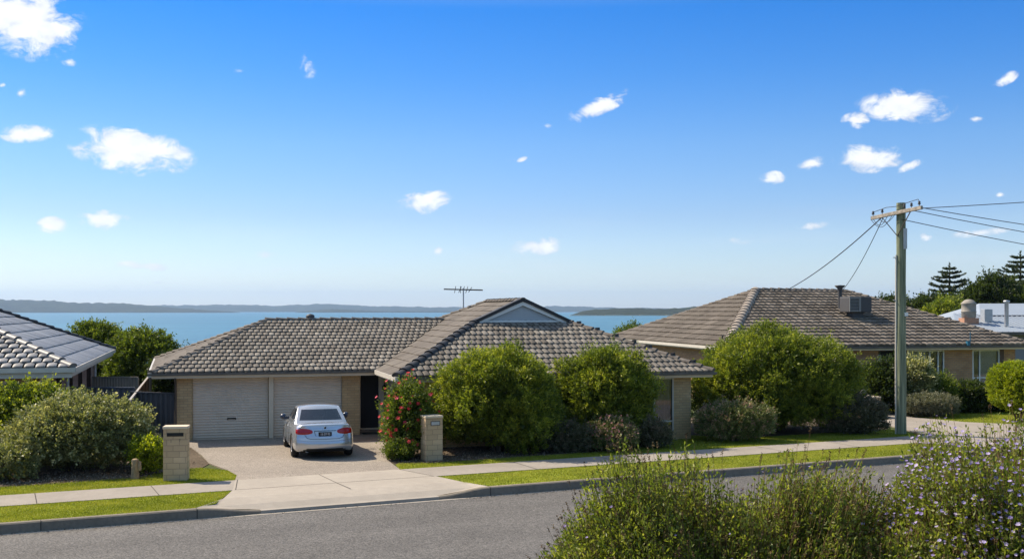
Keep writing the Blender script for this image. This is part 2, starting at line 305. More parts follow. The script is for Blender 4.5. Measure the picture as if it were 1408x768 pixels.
def water_extra(m, nt, p, co, last):
    mpb = nt.nodes.new('ShaderNodeMapping'); mpb.inputs['Scale'].default_value = (.0012, .012, 1); nt.links.new(co.outputs['Object'], mpb.inputs[0])
    nb = nt.nodes.new('ShaderNodeTexNoise'); nb.inputs['Scale'].default_value = 1; nb.inputs['Detail'].default_value = 6; nt.links.new(mpb.outputs[0], nb.inputs['Vector'])
    rb = nt.nodes.new('ShaderNodeMapRange'); nt.links.new(nb.outputs[0], rb.inputs[0]); rb.inputs[1].default_value = .3; rb.inputs[2].default_value = .7; rb.inputs[3].default_value = .75; rb.inputs[4].default_value = 1.3
    vb = nt.nodes.new('ShaderNodeVectorMath'); vb.operation = 'SCALE'; nt.links.new(last, vb.inputs[0]); nt.links.new(rb.outputs[0], vb.inputs['Scale']); nt.links.new(vb.outputs[0], p.inputs['Base Color'])
    mp = nt.nodes.new('ShaderNodeMapping'); mp.inputs['Scale'].default_value = (.35, .12, 1); mp.inputs['Rotation'].default_value = (0, 0, .25)
    nt.links.new(co.outputs['Object'], mp.inputs[0])
    n = nt.nodes.new('ShaderNodeTexNoise'); n.inputs['Scale'].default_value = .6; n.inputs['Detail'].default_value = 6; nt.links.new(mp.outputs[0], n.inputs['Vector'])
    b = nt.nodes.new('ShaderNodeBump'); b.inputs['Strength'].default_value = 1.0; b.inputs['Distance'].default_value = 1.2
    nt.links.new(n.outputs[0], b.inputs['Height']); nt.links.new(b.outputs[0], p.inputs['Normal'])
M['water'] = mat('sea_water', (0.04, 0.135, 0.165), .32, .5, noise=[(0.004, .12), (0.03, .1)], extra=water_extra)

# ------------------------------------------------------------------ mesh helpers
class MB:
    def __init__(s): s.v = []; s.f = []; s.sm = []
    def add(s, vs, fs, smooth=False):
        o = len(s.v); s.v += [tuple(p) for p in vs]; s.f += [tuple(i + o for i in f) for f in fs]; s.sm += [smooth] * len(fs); return s
    def box(s, x0, x1, y0, y1, z0, z1):
        return s.add([(x0,y0,z0),(x1,y0,z0),(x1,y1,z0),(x0,y1,z0),(x0,y0,z1),(x1,y0,z1),(x1,y1,z1),(x0,y1,z1)],
                     [(0,3,2,1),(4,5,6,7),(0,1,5,4),(1,2,6,5),(2,3,7,6),(3,0,4,7)])
    def obox(s, c, ax, ay, az, hx, hy, hz):
        c, ax, ay, az = Vector(c), Vector(ax), Vector(ay), Vector(az)
        vs = [c + ax*hx*i + ay*hy*j + az*hz*k for k in (-1,1) for i, j in ((-1,-1),(1,-1),(1,1),(-1,1))]
        return s.add(vs, [(0,3,2,1),(4,5,6,7),(0,1,5,4),(1,2,6,5),(2,3,7,6),(3,0,4,7)])
    def bar(s, p, q, w, h, up=(0,0,1)):
        p, q = Vector(p), Vector(q); ax = (q - p); L = ax.length; ax.normalize(); up = Vector(up)
        ay = up.cross(ax).normalized(); az = ax.cross(ay)
        return s.obox((p + q) / 2, ax, ay, az, L / 2, w / 2, h / 2)
    def tube(s, path, r, n=6, cap=True):
        path = [Vector(p) for p in path]; m = len(path); rs = r if isinstance(r, (list, tuple)) else [r] * m
        vs = []; prev = None
        for i, p in enumerate(path):
            d = (path[min(i+1, m-1)] - path[max(i-1, 0)]).normalized()
            a = prev if prev is not None else (Vector((0,0,1)) if abs(d.z) < .9 else Vector((1,0,0)))
            e1 = (a - d * a.dot(d)).normalized(); prev = e1; e2 = d.cross(e1)
            vs += [p + (e1 * math.cos(2*math.pi*k/n) + e2 * math.sin(2*math.pi*k/n)) * rs[i] for k in range(n)]
        fs = [(i*n+k, i*n+(k+1)%n, (i+1)*n+(k+1)%n, (i+1)*n+k) for i in range(m-1) for k in range(n)]
        s.add(vs, fs, True)
        if cap: s.add(vs[:n], [tuple(reversed(range(n)))]); s.add(vs[-n:], [tuple(range(n))])
        return s
    def lathe(s, prof, c=(0,0,0), n=20, axis='z'):
        vs = []
        for r, z in prof:
            for k in range(n):
                a = 2*math.pi*k/n; x, y = r*math.cos(a), r*math.sin(a)
                vs.append((c[0]+x, c[1]+y, c[2]+z) if axis == 'z' else (c[0]+z, c[1]+x, c[2]+y) if axis == 'x' else (c[0]+x, c[1]+z, c[2]+y))
        m = len(prof)
        fs = [(i*n+k, i*n+(k+1)%n, (i+1)*n+(k+1)%n, (i+1)*n+k) for i in range(m-1) for k in range(n)]
        return s.add(vs, fs, True)
    def poly(s, pts): return s.add(pts, [tuple(range(len(pts)))])
    def prism(s, pts, z0, z1):
        n = len(pts); vs = [(x, y, z0) for x, y in pts] + [(x, y, z1) for x, y in pts]
        return s.add(vs, [tuple(reversed(range(n))), tuple(range(n, 2*n))] + [(i, (i+1)%n, n+(i+1)%n, n+i) for i in range(n)])
    def build(s, name, m, parent=None, bevel=0, uv=True):
        me = bpy.data.meshes.new(name); me.from_pydata(s.v, [], s.f)
        me.polygons.foreach_set('use_smooth', s.sm)
        bm = bmesh.new(); bm.from_mesh(me); bmesh.ops.recalc_face_normals(bm, faces=bm.faces); bm.to_mesh(me); bm.free()
        if uv: box_uv(me)
        return link(name, me, m, parent, bevel)
def box_uv(me):
    L = me.uv_layers.new(name='UVMap'); 
    for p in me.polygons:
        n = p.normal
        for li in p.loop_indices:
            co = me.vertices[me.loops[li].vertex_index].co
            if abs(n.z) > .75: L.data[li].uv = (co.x, co.y)
            else:
                t = Vector((-n.y, n.x, 0)).normalized()
                L.data[li].uv = (co.dot(t) + 50, co.z + 10)
def link(name, me, m, parent=None, bevel=0):
    if m is not None: me.materials.append(M[m] if isinstance(m, str) else m)
    o = bpy.data.objects.new(name, me); COL.objects.link(o)
    if parent is not None: o.parent = parent
    if bevel:
        b = o.modifiers.new('bevel', 'BEVEL'); b.width = bevel; b.segments = 2; b.limit_method = 'ANGLE'
    return o
def thing(name, label, cat, loc=(0,0,0), rz=0, group=None):
    o = bpy.data.objects.new(name, None); COL.objects.link(o); o.location = loc; o.rotation_euler = (0, 0, rz)
    o.empty_display_size = .3; return tag(o, label, cat, group)
def tag(o, label=None, cat=None, group=None, kind=None):
    if label: o['label'] = label
    if cat: o['category'] = cat
    if group: o['group'] = group
    if kind: o['kind'] = kind
    return o
def struct(o): o['kind'] = 'structure'; return o

def quads_mesh(name, V, rnd, m, parent=None, nv=4):
    """V: (N,nv,3) array of separate faces, rnd: (N,)"""
    N = V.shape[0]; me = bpy.data.meshes.new(name)
    me.vertices.add(N*nv); me.vertices.foreach_set('co', V.reshape(-1).astype(np.float32))
    me.loops.add(N*nv); me.loops.foreach_set('vertex_index', np.arange(N*nv, dtype=np.int32))
    me.polygons.add(N); me.polygons.foreach_set('loop_start', np.arange(0, N*nv, nv, dtype=np.int32))
    a = me.attributes.new('rnd', 'FLOAT', 'FACE'); a.data.foreach_set('value', rnd.astype(np.float32))
    me.update(calc_edges=True)
    return link(name, me, m, parent)
def norm(a): return a / np.maximum(np.linalg.norm(a, axis=-1, keepdims=True), 1e-9)
def leaves(P, D, L, Wd, rg=rng, twist=None):
    """diamond leaves at P pointing D"""
    N = len(P); S = norm(np.cross(D, rg.normal(size=(N, 3))))
    L = np.asarray(L).reshape(-1, 1) * np.ones((N, 1)); Wd = np.asarray(Wd).reshape(-1, 1) * np.ones((N, 1))
    mid = P + D * L * .5
    return np.stack([P, mid + S * Wd * .5, P + D * L, mid - S * Wd * .5], 1)

# ------------------------------------------------------------------ shrubs
def ellip_pts(n, rg, zmin=-0.55):
    d = norm(rg.normal(size=(int(n*2.2)+50, 3))); d = d[d[:, 2] > zmin][:n]; return d
def shrub(name, label, cat, c, rad, h, m, n=12000, leaf=.07, asp=.35, seed=0, lobes=26, up=.55, lobe_r=.32, parts=True, stems=True,
          base=0.0, flowers=None, group=None, z0=0.0, spiky=0.12, squash=1.0, fullness=1.30, lit=0.0, trunk_r=.05, clump=18):
    """c=(x,y) centre, rad=(rx,ry), h height; foliage is many small leaves on sprigs over uneven lobes"""
    rg = np.random.default_rng(seed + 11)
    root = thing(name, label, cat, (c[0], c[1], z0), 0, group)
    rx, ry = rad; hz = (h - base) / 2; cz = base + hz
    # uneven dome: full below its middle, swollen into clumps with creases between them
    ld = ellip_pts(lobes, rg, -.9); la = rg.uniform(.5, 1.0, len(ld)); sig = 1.9 / math.sqrt(lobes)
    off = rg.uniform(-1, 1, (3, 3))
    def surf(d):
        ang = np.arccos(np.clip(d @ ld.T, -1, 1)); g_ = (la * np.exp(-(ang / sig) ** 2)).max(1)
        big = np.sin(d @ off[0] * 3 + seed) + np.sin(d @ off[1] * 4.5 + 2 * seed)
        return 1 - lobe_r * .62 + lobe_r * .75 * g_ + .035 * big
    def place(n_, lo, hi):
        d = norm(rg.normal(size=(n_, 3)))
        fr = surf(d) * (1 - lo - (hi - lo) * rg.uniform(0, 1, n_) ** 1.6)
        q = np.clip(-d[:, 2], 0, .98); w = (np.minimum(1 / np.sqrt(1 - q ** 2), fullness)) ** .92
        x = d[:, 0] * rx * fr * w; y = d[:, 1] * ry * fr * w; z = d[:, 2] * hz * fr + cz
        return np.stack([x, y, z], 1), d
    n = int(n * 1.35); ns = max(40, n // clump)
    P, dd = place(ns, -.04, .20)
    ok = P[:, 2] > .02; P, dd = P[ok], dd[ok]; ns = len(P); li = (dd @ ld.T).argmax(1)
    D = norm(dd * [1, 1, .7] + [0, 0, up] + rg.normal(size=(ns, 3)) * .28)
    sl_ = leaf * rg.uniform(1.0, 2.6, (ns, 1)) * (1 + (rg.uniform(size=(ns, 1)) < spiky) * 1.3)
    t = rg.uniform(0, 1, (ns, clump))
    LP = P[:, None, :] + D[:, None, :] * (sl_[:, None, :] * t[..., None]) + rg.normal(size=(ns, clump, 3)) * leaf * .5
    LD = norm(D[:, None, :] * .8 + rg.normal(size=(ns, clump, 3)) * .5)
    tone = np.clip(rg.normal(.42, .17, (ns, 1)) + (t - .5) * .4 + rg.normal(0, .12, (ns, clump)) + .12 * np.sin(li * 12.9898)[:, None], 0, 1)
    LP, LD, tone = LP.reshape(-1, 3), LD.reshape(-1, 3), tone.reshape(-1)
    sz = leaf * rg.uniform(.7, 1.35, len(LP)); wd_ = sz * asp * 1.3 * rg.uniform(.8, 1.2, len(LP))
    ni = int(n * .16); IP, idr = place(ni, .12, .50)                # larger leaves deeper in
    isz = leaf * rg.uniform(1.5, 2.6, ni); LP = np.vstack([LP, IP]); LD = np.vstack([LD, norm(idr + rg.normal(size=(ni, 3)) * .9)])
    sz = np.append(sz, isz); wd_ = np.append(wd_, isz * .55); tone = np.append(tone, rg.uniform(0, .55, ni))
    k = LP[:, 2] > .01; LP, LD, tone, sz, wd_ = LP[k], LD[k], tone[k], sz[k], wd_[k]
    fo = quads_mesh('foliage', leaves(LP, LD, sz, wd_, rg), tone, m, root)
    if stems:
        mb = MB()
        for i in range(7 if parts else 4):
            a = rg.uniform(0, 6.28); e = rg.uniform(.35, .75)
            q = Vector((math.cos(a)*rx*e, math.sin(a)*ry*e, base + (h-base)*rg.uniform(.55, .8)))
            p0 = Vector((math.cos(a)*trunk_r*1.5, math.sin(a)*trunk_r*1.5, -.05))
            mid = p0.lerp(q, .5) + Vector((0, 0, h*.08))
            mb.tube([p0, mid, q], [trunk_r, trunk_r*.6, trunk_r*.15], 6)
        mb.build('stem', 'trunk', root)
    if flowers:
        fm, nf, fs, zlo = flowers
        i = rg.choice(ns, nf * 3); PP = P[i] + D[i] * sl_[i] * 1.05
        keep = (PP[:, 2] > zlo * h) & ((PP[:, 1] < ry * .35) | (PP[:, 2] > .8 * h)); PP = PP[keep][:nf]; DDf = norm(D[i][keep][:nf] + [0, -.5, .2])
        flower_mesh('flowers', PP, DDf, fs, fm, root, rg)['kind'] = 'stuff'
    return root
def flower_mesh(name, P, D, fs, m, parent, rg, petals=5):
    N = len(P); e1 = norm(np.cross(D, rg.normal(size=(N, 3)))); e2 = np.cross(D, e1)
    out = []; tone = rg.uniform(0, 1, N); s = fs * rg.uniform(.7, 1.3, (N, 1))
    for k in range(petals):
        a = 2*math.pi*k/petals
        d = norm(e1*math.cos(a) + e2*math.sin(a) + D*.35); q = -e1*math.sin(a) + e2*math.cos(a)
        out.append(np.stack([P, P + d*s*.6 + q*s*.38, P + d*s, P + d*s*.6 - q*s*.38], 1))
    return quads_mesh(name, np.concatenate(out), np.tile(tone, petals), m, parent)

# ------------------------------------------------------------------ roof tiles
def clip_bm(bm, poly2):
    n = len(poly2); cx = sum(p[0] for p in poly2)/n; cy = sum(p[1] for p in poly2)/n
    for i in range(n):
        a, b = poly2[i], poly2[(i+1) % n]; ex, ey = b[0]-a[0], b[1]-a[1]; nx, ny = ey, -ex
        if nx*(cx-a[0]) + ny*(cy-a[1]) > 0: nx, ny = -nx, -ny
        bmesh.ops.bisect_plane(bm, geom=bm.verts[:]+bm.edges[:]+bm.faces[:], plane_co=(a[0], a[1], 0), plane_no=(nx, ny, 0), clear_outer=True)
def tile_face(poly, gauge, width, amp, lip, stagger=True, rnd_round=0.0, gap=0.0, K=6, rg=rng, pw=.6, jit=.006, over=0.03):
    """poly: convex 3-D corners, first edge is the eave (left to right seen from outside). returns (verts, faces, rnd)"""
    p0, p1 = Vector(poly[0]), Vector(poly[1]); ex = (p1-p0).normalized()
    nrm = (p1-p0).cross(Vector(poly[2])-p0).normalized()
    if nrm.z < 0: nrm = -nrm
    ey = nrm.cross(ex)
    if ey.z < 0: ey = -ey
    q = [((Vector(p)-p0).dot(ex), (Vector(p)-p0).dot(ey)) for p in poly]
    x0, x1 = min(a[0] for a in q), max(a[0] for a in q); y1 = max(a[1] for a in q)
    q2 = [(a, b - (over if i < 2 else 0)) for i, (a, b) in enumerate(q)]
    bm = bmesh.new(); lay = bm.faces.layers.float.new('rnd')
    nrow = int(y1/gauge) + 1; ncol = int((x1-x0)/width) + 3
    for j in range(nrow):
        ya = j*gauge - over*.8; off = (.5*width if (stagger and j % 2) else 0)
        # horizontal span of polygon near this row to skip empty tiles
        for i in range(-1, ncol):
            xa = x0 + i*width + off
            cxm, cym = xa + width/2, ya + gauge/2
            if not _near(q, cxm, cym, gauge + width): continue
            rv = float(rg.uniform()); dz = float(rg.uniform(-jit, jit)); dy = float(rg.uniform(-jit, jit))
            rows = [[], [], [], []]
            for k in range(K+1):
                u = k/K; x = xa + width*(gap/2 + (1-gap)*u); c = 2*u-1
                h = amp*max(0., 1-c*c)**pw; yr = ya + dy + rnd_round*c*c
                rows[0].append(bm.verts.new((x, yr + .004, h - lip*1.0 + dz)))
                rows[1].append(bm.verts.new((x, yr, h + lip*.25 + dz)))
                rows[2].append(bm.verts.new((x, yr + .03, h + lip*.5 + dz)))
                rows[3].append(bm.verts.new((x, ya + gauge*1.12, h*.9 - lip*.55)))
            for r in range(3):
                for k in range(K):
                    f = bm.faces.new((rows[r][k], rows[r][k+1], rows[r+1][k+1], rows[r+1][k])); f[lay] = rv; f.smooth = (r == 2)
    clip_bm(bm, q2)
    bm.verts.index_update()
    V = [p0 + ex*v.co.x + ey*v.co.y + nrm*(v.co.z + lip) for v in bm.verts]
    F = [tuple(v.index for v in f.verts) for f in bm.faces]; RN = [f[lay] for f in bm.faces]; SM = [f.smooth for f in bm.faces]
    bm.free(); return V, F, RN, SM
def _near(q, x, y, tol):
    n = len(q); cx = sum(p[0] for p in q)/n; cy = sum(p[1] for p in q)/n
    for i in range(n):
        a, b = q[i], q[(i+1) % n]; ex, ey = b[0]-a[0], b[1]-a[1]; l = math.hypot(ex, ey) + 1e-9; nx, ny = ey/l, -ex/l
        if nx*(cx-a[0]) + ny*(cy-a[1]) > 0: nx, ny = -nx, -ny
        if nx*(x-a[0]) + ny*(y-a[1]) > tol: return False
    return True
def roof_mesh(faces, name, m, parent):
    V = []; F = []; RN = []; SM = []
    for v, f, r, s in faces:
        o = len(V); V += v; F += [tuple(i+o for i in t) for t in f]; RN += r; SM += s
    me = bpy.data.meshes.new(name); me.from_pydata(V, [], F); me.polygons.foreach_set('use_smooth', SM)
    a = me.attributes.new('rnd', 'FLOAT', 'FACE'); a.data.foreach_set('value', RN)
    return link(name, me, m, parent)
def caps(mb, p, q, r=.13, step=.42, lift=.03, seed=1):
    """overlapping half-round capping tiles from p up to q"""
    rg = random.Random(seed); p, q = Vector(p), Vector(q); d = q-p; L = d.length; d.normalize(); n = max(1, int(round(L/step)))
    side = Vector((0,0,1)).cross(d).normalized(); up = d.cross(side)
    for i in range(n):
        a = p + d*(L*i/n) + up*(lift + rg.uniform(0, .012)); b = p + d*(L*(i+1)/n + .05) + up*(lift - .03)
        vs = []
        for c, rr in ((a, r*1.12), (b, r*.98)):
            for k in range(9):
                t = math.pi*k/8; vs.append(c + side*math.cos(t)*rr + up*math.sin(t)*rr*.75)
        for k in range(9): vs.append(vs[k] - up*.10 if k in (0, 8) else vs[k] - up*.03)
        fs = [(k, k+1, 10+k, 9+k) for k in range(8)]; mb.add(vs[:18], fs, True)
        mb.add([vs[k] for k in range(9)] + [a - up*.06], [(k, k+1, 9) for k in range(8)])
def gutter(mb, pts, w=.13, h=.13, drop=0.0):
    """open gutter box run along pts (eave line, outer edge)"""
    for a, b in zip(pts[:-1], pts[1:]):
        a, b = Vector(a), Vector(b); d = (b-a).normalized(); up = Vector((0,0,1)); side = d.cross(up)
        mb.add([a+side*0, b+side*0, b-side*w, a-side*w, a-up*h, b-up*h, b-side*w-up*h, a-side*w-up*h],
               [(0,1,2,3),(4,7,6,5),(0,4,5,1),(3,2,6,7),(0,3,7,4),(1,5,6,2)])

def win(parent, axis, a0, a1, z0, z1, pos, sgn, cols=(), rows=(), fr='guttercream', cur=None, name='window', curm='curtain', fw=.05):
    """window in a wall; axis 'x': wall runs along local x at y=pos, outside towards sgn*y"""
    def T(a, o, z): return (a, pos+o*sgn, z) if axis == 'x' else (pos+o*sgn, a, z)
    def bx(mb, a, b, o0, o1, c, d):
        p, q = T(a, o0, c), T(b, o1, d); mb.box(*sorted((p[0], q[0])), *sorted((p[1], q[1])), c, d)
    f = MB(); bx(f, a0, a0+fw, -.08, .015, z0, z1); bx(f, a1-fw, a1, -.08, .015, z0, z1)
    bx(f, a0+fw, a1-fw, -.08, .013, z0, z0+fw); bx(f, a0+fw, a1-fw, -.08, .013, z1-fw, z1)
    for c in cols: bx(f, c-fw/2, c+fw/2, -.07, .008, z0+fw, z1-fw)
    for r in rows: bx(f, a0+fw, a1-fw, -.072, .004, r-fw/2, r+fw/2)
    fo = f.build(name, fr, parent)
    g = MB(); bx(g, a0+fw*.5, a1-fw*.5, -.045, -.04, z0+fw*.5, z1-fw*.5); g.build('pane', 'pane', fo)
    if cur:
        for (c0, c1, cm) in cur:
            vs = []; n = 40
            for i in range(n+1):
                a = c0 + (c1-c0)*i/n; o = -.16 + .03*math.sin(i*1.9)
                vs += [T(a, o, z0+.02), T(a, o, z1-.02)]
            MB().add(vs, [(2*i, 2*i+2, 2*i+3, 2*i+1) for i in range(n)], True).build('curtain', cm, fo)
    b = MB(); bx(b, a0-.02, a1+.02, -.50, -.48, z0-.02, z1+.02); b.build('dark_room', 'dark', fo)
    return fo
def wall_run(mb, axis, a0, a1, pos, th, z0, z1, openings=()):
    """wall along axis from a0 to a1, thickness th going from pos; openings (a,b,za,zb)"""
    def bx(a, b, c, d):
        if b-a < 1e-4 or d-c < 1e-4: return
        if axis == 'x': mb.box(a, b, min(pos, pos+th), max(pos, pos+th), c, d)
        else: mb.box(min(pos, pos+th), max(pos, pos+th), a, b, c, d)
    cur = a0
    for (a, b, za, zb) in sorted(openings):
        bx(cur, a, z0, z1); bx(a, b, z0, za); bx(a, b, zb, z1); cur = b
    bx(cur, a1, z0, z1)

# ------------------------------------------------------------------ frames of reference
RD = R_(25.2); rc, rs = math.cos(RD), math.sin(RD)
def W_(p, n): return (p*rc - n*rs, p*rs + n*rc)                 # road frame -> world
def PNxy(x, y): return (rc*x + rs*y, -rs*x + rc*y)
ROADZ = -0.20; NK = 23.75; NN = 15.0

# ------------------------------------------------------------------ setting: land, road, kerbs, paths
def land_z(x, y):
    p, n = PNxy(x, y)
    if n > NK-.02 and n < NK+1.7: return -0.27
    if n > NK-.02:
        d = y - (78 + max(0., x-10)*6) - 6*math.sin(x*.05)
        z = -0.03
        if d > 0: z -= min(26, d*.22 + .002*d*d)
        return z
    if n > NN: return -0.30
    if n > NN-2.2: return -0.10 + (NN-n)*.04
    return min(3.4, -0.012 + (NN-2.2-n)*.19)
ns_ = sorted(set([NK+.05, NK+1.69, NK+1.8, NK-.06, NN+.05, NN-.06, NN-1, NN-2.2] + list(np.arange(-60, NN-2.2, 1.5)) + list(np.arange(NK+3, 60, 3)) + list(np.arange(60, 220, 6)) + list(np.arange(220, 900, 40))))
ps_ = list(np.arange(-900, -150, 50)) + list(np.arange(-150, 200, 4.)) + list(np.arange(200, 1200, 50))
mb = MB(); vs = []
for n in ns_:
    for p in ps_:
        x, y = W_(p, n); vs.append((x, y, land_z(x, y)))
npp = len(ps_)
mb.add(vs, [(i*npp+j, i*npp+j+1, (i+1)*npp+j+1, (i+1)*npp+j) for i in range(len(ns_)-1) for j in range(npp-1)], True)
struct(mb.build('ground', 'land', uv=False))
def sheet(name, pts, z, m, depth=.05):
    mb = MB().prism([W_(*q) for q in pts], z-depth, z); return struct(mb.build(name, m, uv=False))
mb = MB(); mb.prism([W_(-200, NN), W_(300, NN), W_(300, NK-.16), W_(-200, NK-.16)], ROADZ-.06, ROADZ); struct(mb.build('road', 'asphalt', uv=False))
mb = MB(); mb.prism([W_(-200, NK-.16), W_(300, NK-.16), W_(300, NK+.02), W_(-200, NK+.02)], ROADZ-.055, ROADZ+.006); struct(mb.build('gutter_channel', 'concrete', uv=False))
def kerb(name, p0, p1, n0=NK, n1=NK+.15, taper0=0, taper1=0, low=-.13, joints=3.0):
    """kerb run; taper ends come down to the crossing level"""
    mb = MB(); ps = []
    if taper0: ps += [(p0-taper0 + taper0*k/6, low + (0-low)*(3*(k/6)**2-2*(k/6)**3)) for k in range(6)]
    n = max(1, int((p1-p0)/joints)); ps += [(p0+(p1-p0)*i/n, 0.) for i in range(n+1)]
    if taper1: ps += [(p1 + taper1*k/6, 0 + low*(3*(k/6)**2-2*(k/6)**3)) for k in range(1, 7)]
    vs = []
    sec = [(-.03, ROADZ-.05), (-.02, None), (.012, 1), (n1-n0, 1), (n1-n0, 0)]
    for p, z in ps:
        for dn, k in ((-.025, 'b'), (-.01, 'm'), (.02, 't'), (n1-n0, 't'), (n1-n0, 'b')):
            zz = ROADZ-.05 if k == 'b' else (z-.02 if k == 'm' else z+.004)
            x, y = W_(p, n0+dn); vs.append((x, y, zz))
    fs = [(5*i+k, 5*(i+1)+k, 5*(i+1)+k+1, 5*i+k+1) for i in range(len(ps)-1) for k in range(4)]
    fs += [(0,1,2,3,4), tuple(5*(len(ps)-1)+k for k in (4,3,2,1,0))]
    mb.add(vs, fs); o = mb.build(name, 'kerb', uv=False)
    j = MB()
    for i in range(n+1):
        p = p0+(p1-p0)*i/n
        c0, c1 = W_(p-.008, n0-.029), W_(p+.008, n0-.029); d0, d1 = W_(p+.008, n1), W_(p-.008, n1)
        j.add([(*c0, ROADZ), (*c1, ROADZ), (*c1, .0), (*c0, .0)], [(0,1,2,3)]); j.add([(*c0, .0065), (*c1, .0065), (*d0, .0065), (*d1, .0065)], [(0,1,2,3)])
    struct(j.build('kerb_joints', 'joint', o)); return struct(o)
kerb('kerb_left', -60, 3.8, taper1=1.35); kerb('kerb_right', 10.6, 27.5, taper0=1.3, taper1=1.3); kerb('kerb_far', 36, 90, taper0=1.3)
kerb('kerb_near', -60, 120, n0=NN-.15, n1=NN+.0)
# footpath slabs and the crossing
NP0, NP1 = 25.87, 27.38
sheet('footpath_left', [(-60, NP0), (4.95, NP0), (5.3, NP1), (-60, NP1)], .010, 'path')
sheet('footpath_right', [(10.03, NP0), (60, NP0), (60, NP1), (9.62, NP1)], .010, 'path')
mb = MB()
low = -.13
sec = [(-1, NP1), (0, NP0), (.5, NK+.8), (.8, NK+.42), (1, NK-.01)]
V = [(5.30, NP1, .012), (9.62, NP1, .012), (4.95, NP0, .012), (10.03, NP0, .012), (4.55, NK+1.1, .004), (10.30, NK+1.1, .004),
     (4.3, NK+.45, -.05), (10.35, NK+.45, -.05), (3.8, NK+.14, .0055), (10.6, NK+.14, .0055), (5.15, NK+.14, low+.003), (9.3, NK+.14, low+.003), (5.15, NK-.01, low), (9.3, NK-.01, low)]
V3 = [(*W_(p, n), z) for p, n, z in V]
mb.add(V3, [(0,2,3,1), (2,4,5,3), (4,6,7,5), (6,8,10), (6,10,11,7), (7,11,9), (4,8,6), (5,7,9), (10,12,13,11)])
mb.add([(*W_(5.15, NK-.01), low), (*W_(9.3, NK-.01), low), (*W_(9.3, NK-.02), ROADZ-.04), (*W_(5.15, NK-.02), ROADZ-.04)], [(0,1,2,3)])
struct(mb.build('crossover_slab', 'concrete', uv=False))
def joint(pts, z, w=.018, name='path_joints'):
    mb = MB()
    for a, b in pts:
        d = Vector((b[0]-a[0], b[1]-a[1], 0)).normalized(); s = Vector((-d.y, d.x, 0))*w/2
        q = [(a[0]+s.x, a[1]+s.y), (b[0]+s.x, b[1]+s.y), (b[0]-s.x, b[1]-s.y), (a[0]-s.x, a[1]-s.y)]
        mb.add([(*W_(*t), z) for t in q], [(0,1,2,3)])
    return struct(mb.build(name, 'joint', uv=False))
joint([((5.02, NP0), (5.36, NP1)), ((9.98, NP0), (9.58, NP1)), ((4.98, NP0), (10.0, NP0)), ((7.45, NP0), (7.42, NP1))]
      + [((x, NP0+.01), (x, NP1-.01)) for x in (-11.1, -8.4, -5.4, -2.4, .75, 3.3, 12.9, 15.6, 18.4, 21.2, 24, 26.8, 29.6)], .0165)
joint([((7.45, NP0), (7.5, NK+1.1))], .0165)
# aggregate driveway to the garage
drv = [(5.30, NP1), (9.62, NP1), (9.75, 28.3), (9.95, 29.5), (10.9, 31.0), (11.6, 32.6), (12.6, 33.6), (13.3, 35.2), (12.2, 37.0), (3.4, 38.2), (4.7, 36.2), (5.35, 34.5), (5.35, 32.6), (5.25, 30.8), (5.45, 29.3), (5.5, 28.2)]
sheet('driveway', drv, .006, 'aggregate')
# grass verges and lawns
def lawn(name, pts, z=-.004): return sheet(name, pts, z, 'lawn', .03)
L1 = [(-60, NK+.15), (3.75, NK+.15), (4.3, NK+.6), (4.93, NP0), (-60, NP0)]
L2 = [(10.62, NK+.15), (27.8, NK+.15), (26.4, NP0), (10.05, NP0), (10.25, NK+1.1)]
L3 = [(-60, NP1), (5.28, NP1), (5.5, 28.2), (5.46, 29.2), (4.9, 30.0), (4.2, 29.9), (3.2, 28.9), (.5, 28.75), (-60, 28.9)]
L4 = [(9.64, NP1), (28.2, NP1), (28.6, 29.3), (22.5, 29.4), (20.6, 31.3), (18.6, 30.2), (17.3, 28.35), (13.3, 28.35), (10.9, 28.2), (10.0, 28.6), (9.85, 28.4)]
L5 = [(33.0, 30.0), (34.3, 28.3), (60, 28.3), (60, 38), (36, 38), (33.3, 33.5), (32.7, 32.3)]
L0 = [(-60, 12.2), (60, 13.2), (60, NN-.15), (-60, NN-.15)]
lawn('verge_lawn_left', L1); lawn('verge_lawn_right', L2); lawn('front_lawn_left', L3); lawn('front_lawn_right', L4); lawn('neighbour_lawn', L5)
sheet('garden_bed_left', [(-60, 28.9), (.5, 28.75), (3.2, 28.9), (4.2, 29.9), (4.9, 30.0), (5.27, 30.8), (5.37, 34.5), (4.7, 36.2), (-60, 36.2)], -.012, 'soil', .02)
sheet('garden_bed_right', [(9.85, 28.4), (10.0, 28.6), (10.9, 28.2), (13.3, 28.35), (17.3, 28.35), (18.6, 30.2), (18.6, 34), (13.3, 34), (11.6, 32.6), (10.9, 31.0), (9.95, 29.5)], -.012, 'soil', .02)
sheet('garden_bed_corner', [(20.6, 31.3), (22.5, 29.4), (28.6, 29.3), (30.5, 33), (29, 36), (20.6, 36)], -.012, 'soil', .02)
sheet('neighbour_driveway', [(27.8, NK+.15), (37, NK+.15), (36, NP0), (60, NP0), (60, 28.3), (34.3, 28.3), (33, 30), (32.7, 32.3), (33.3, 33.6), (32.5, 40), (29.5, 40), (30.6, 33), (28.4, NP1), (26.5, NP0)], .006, 'path')

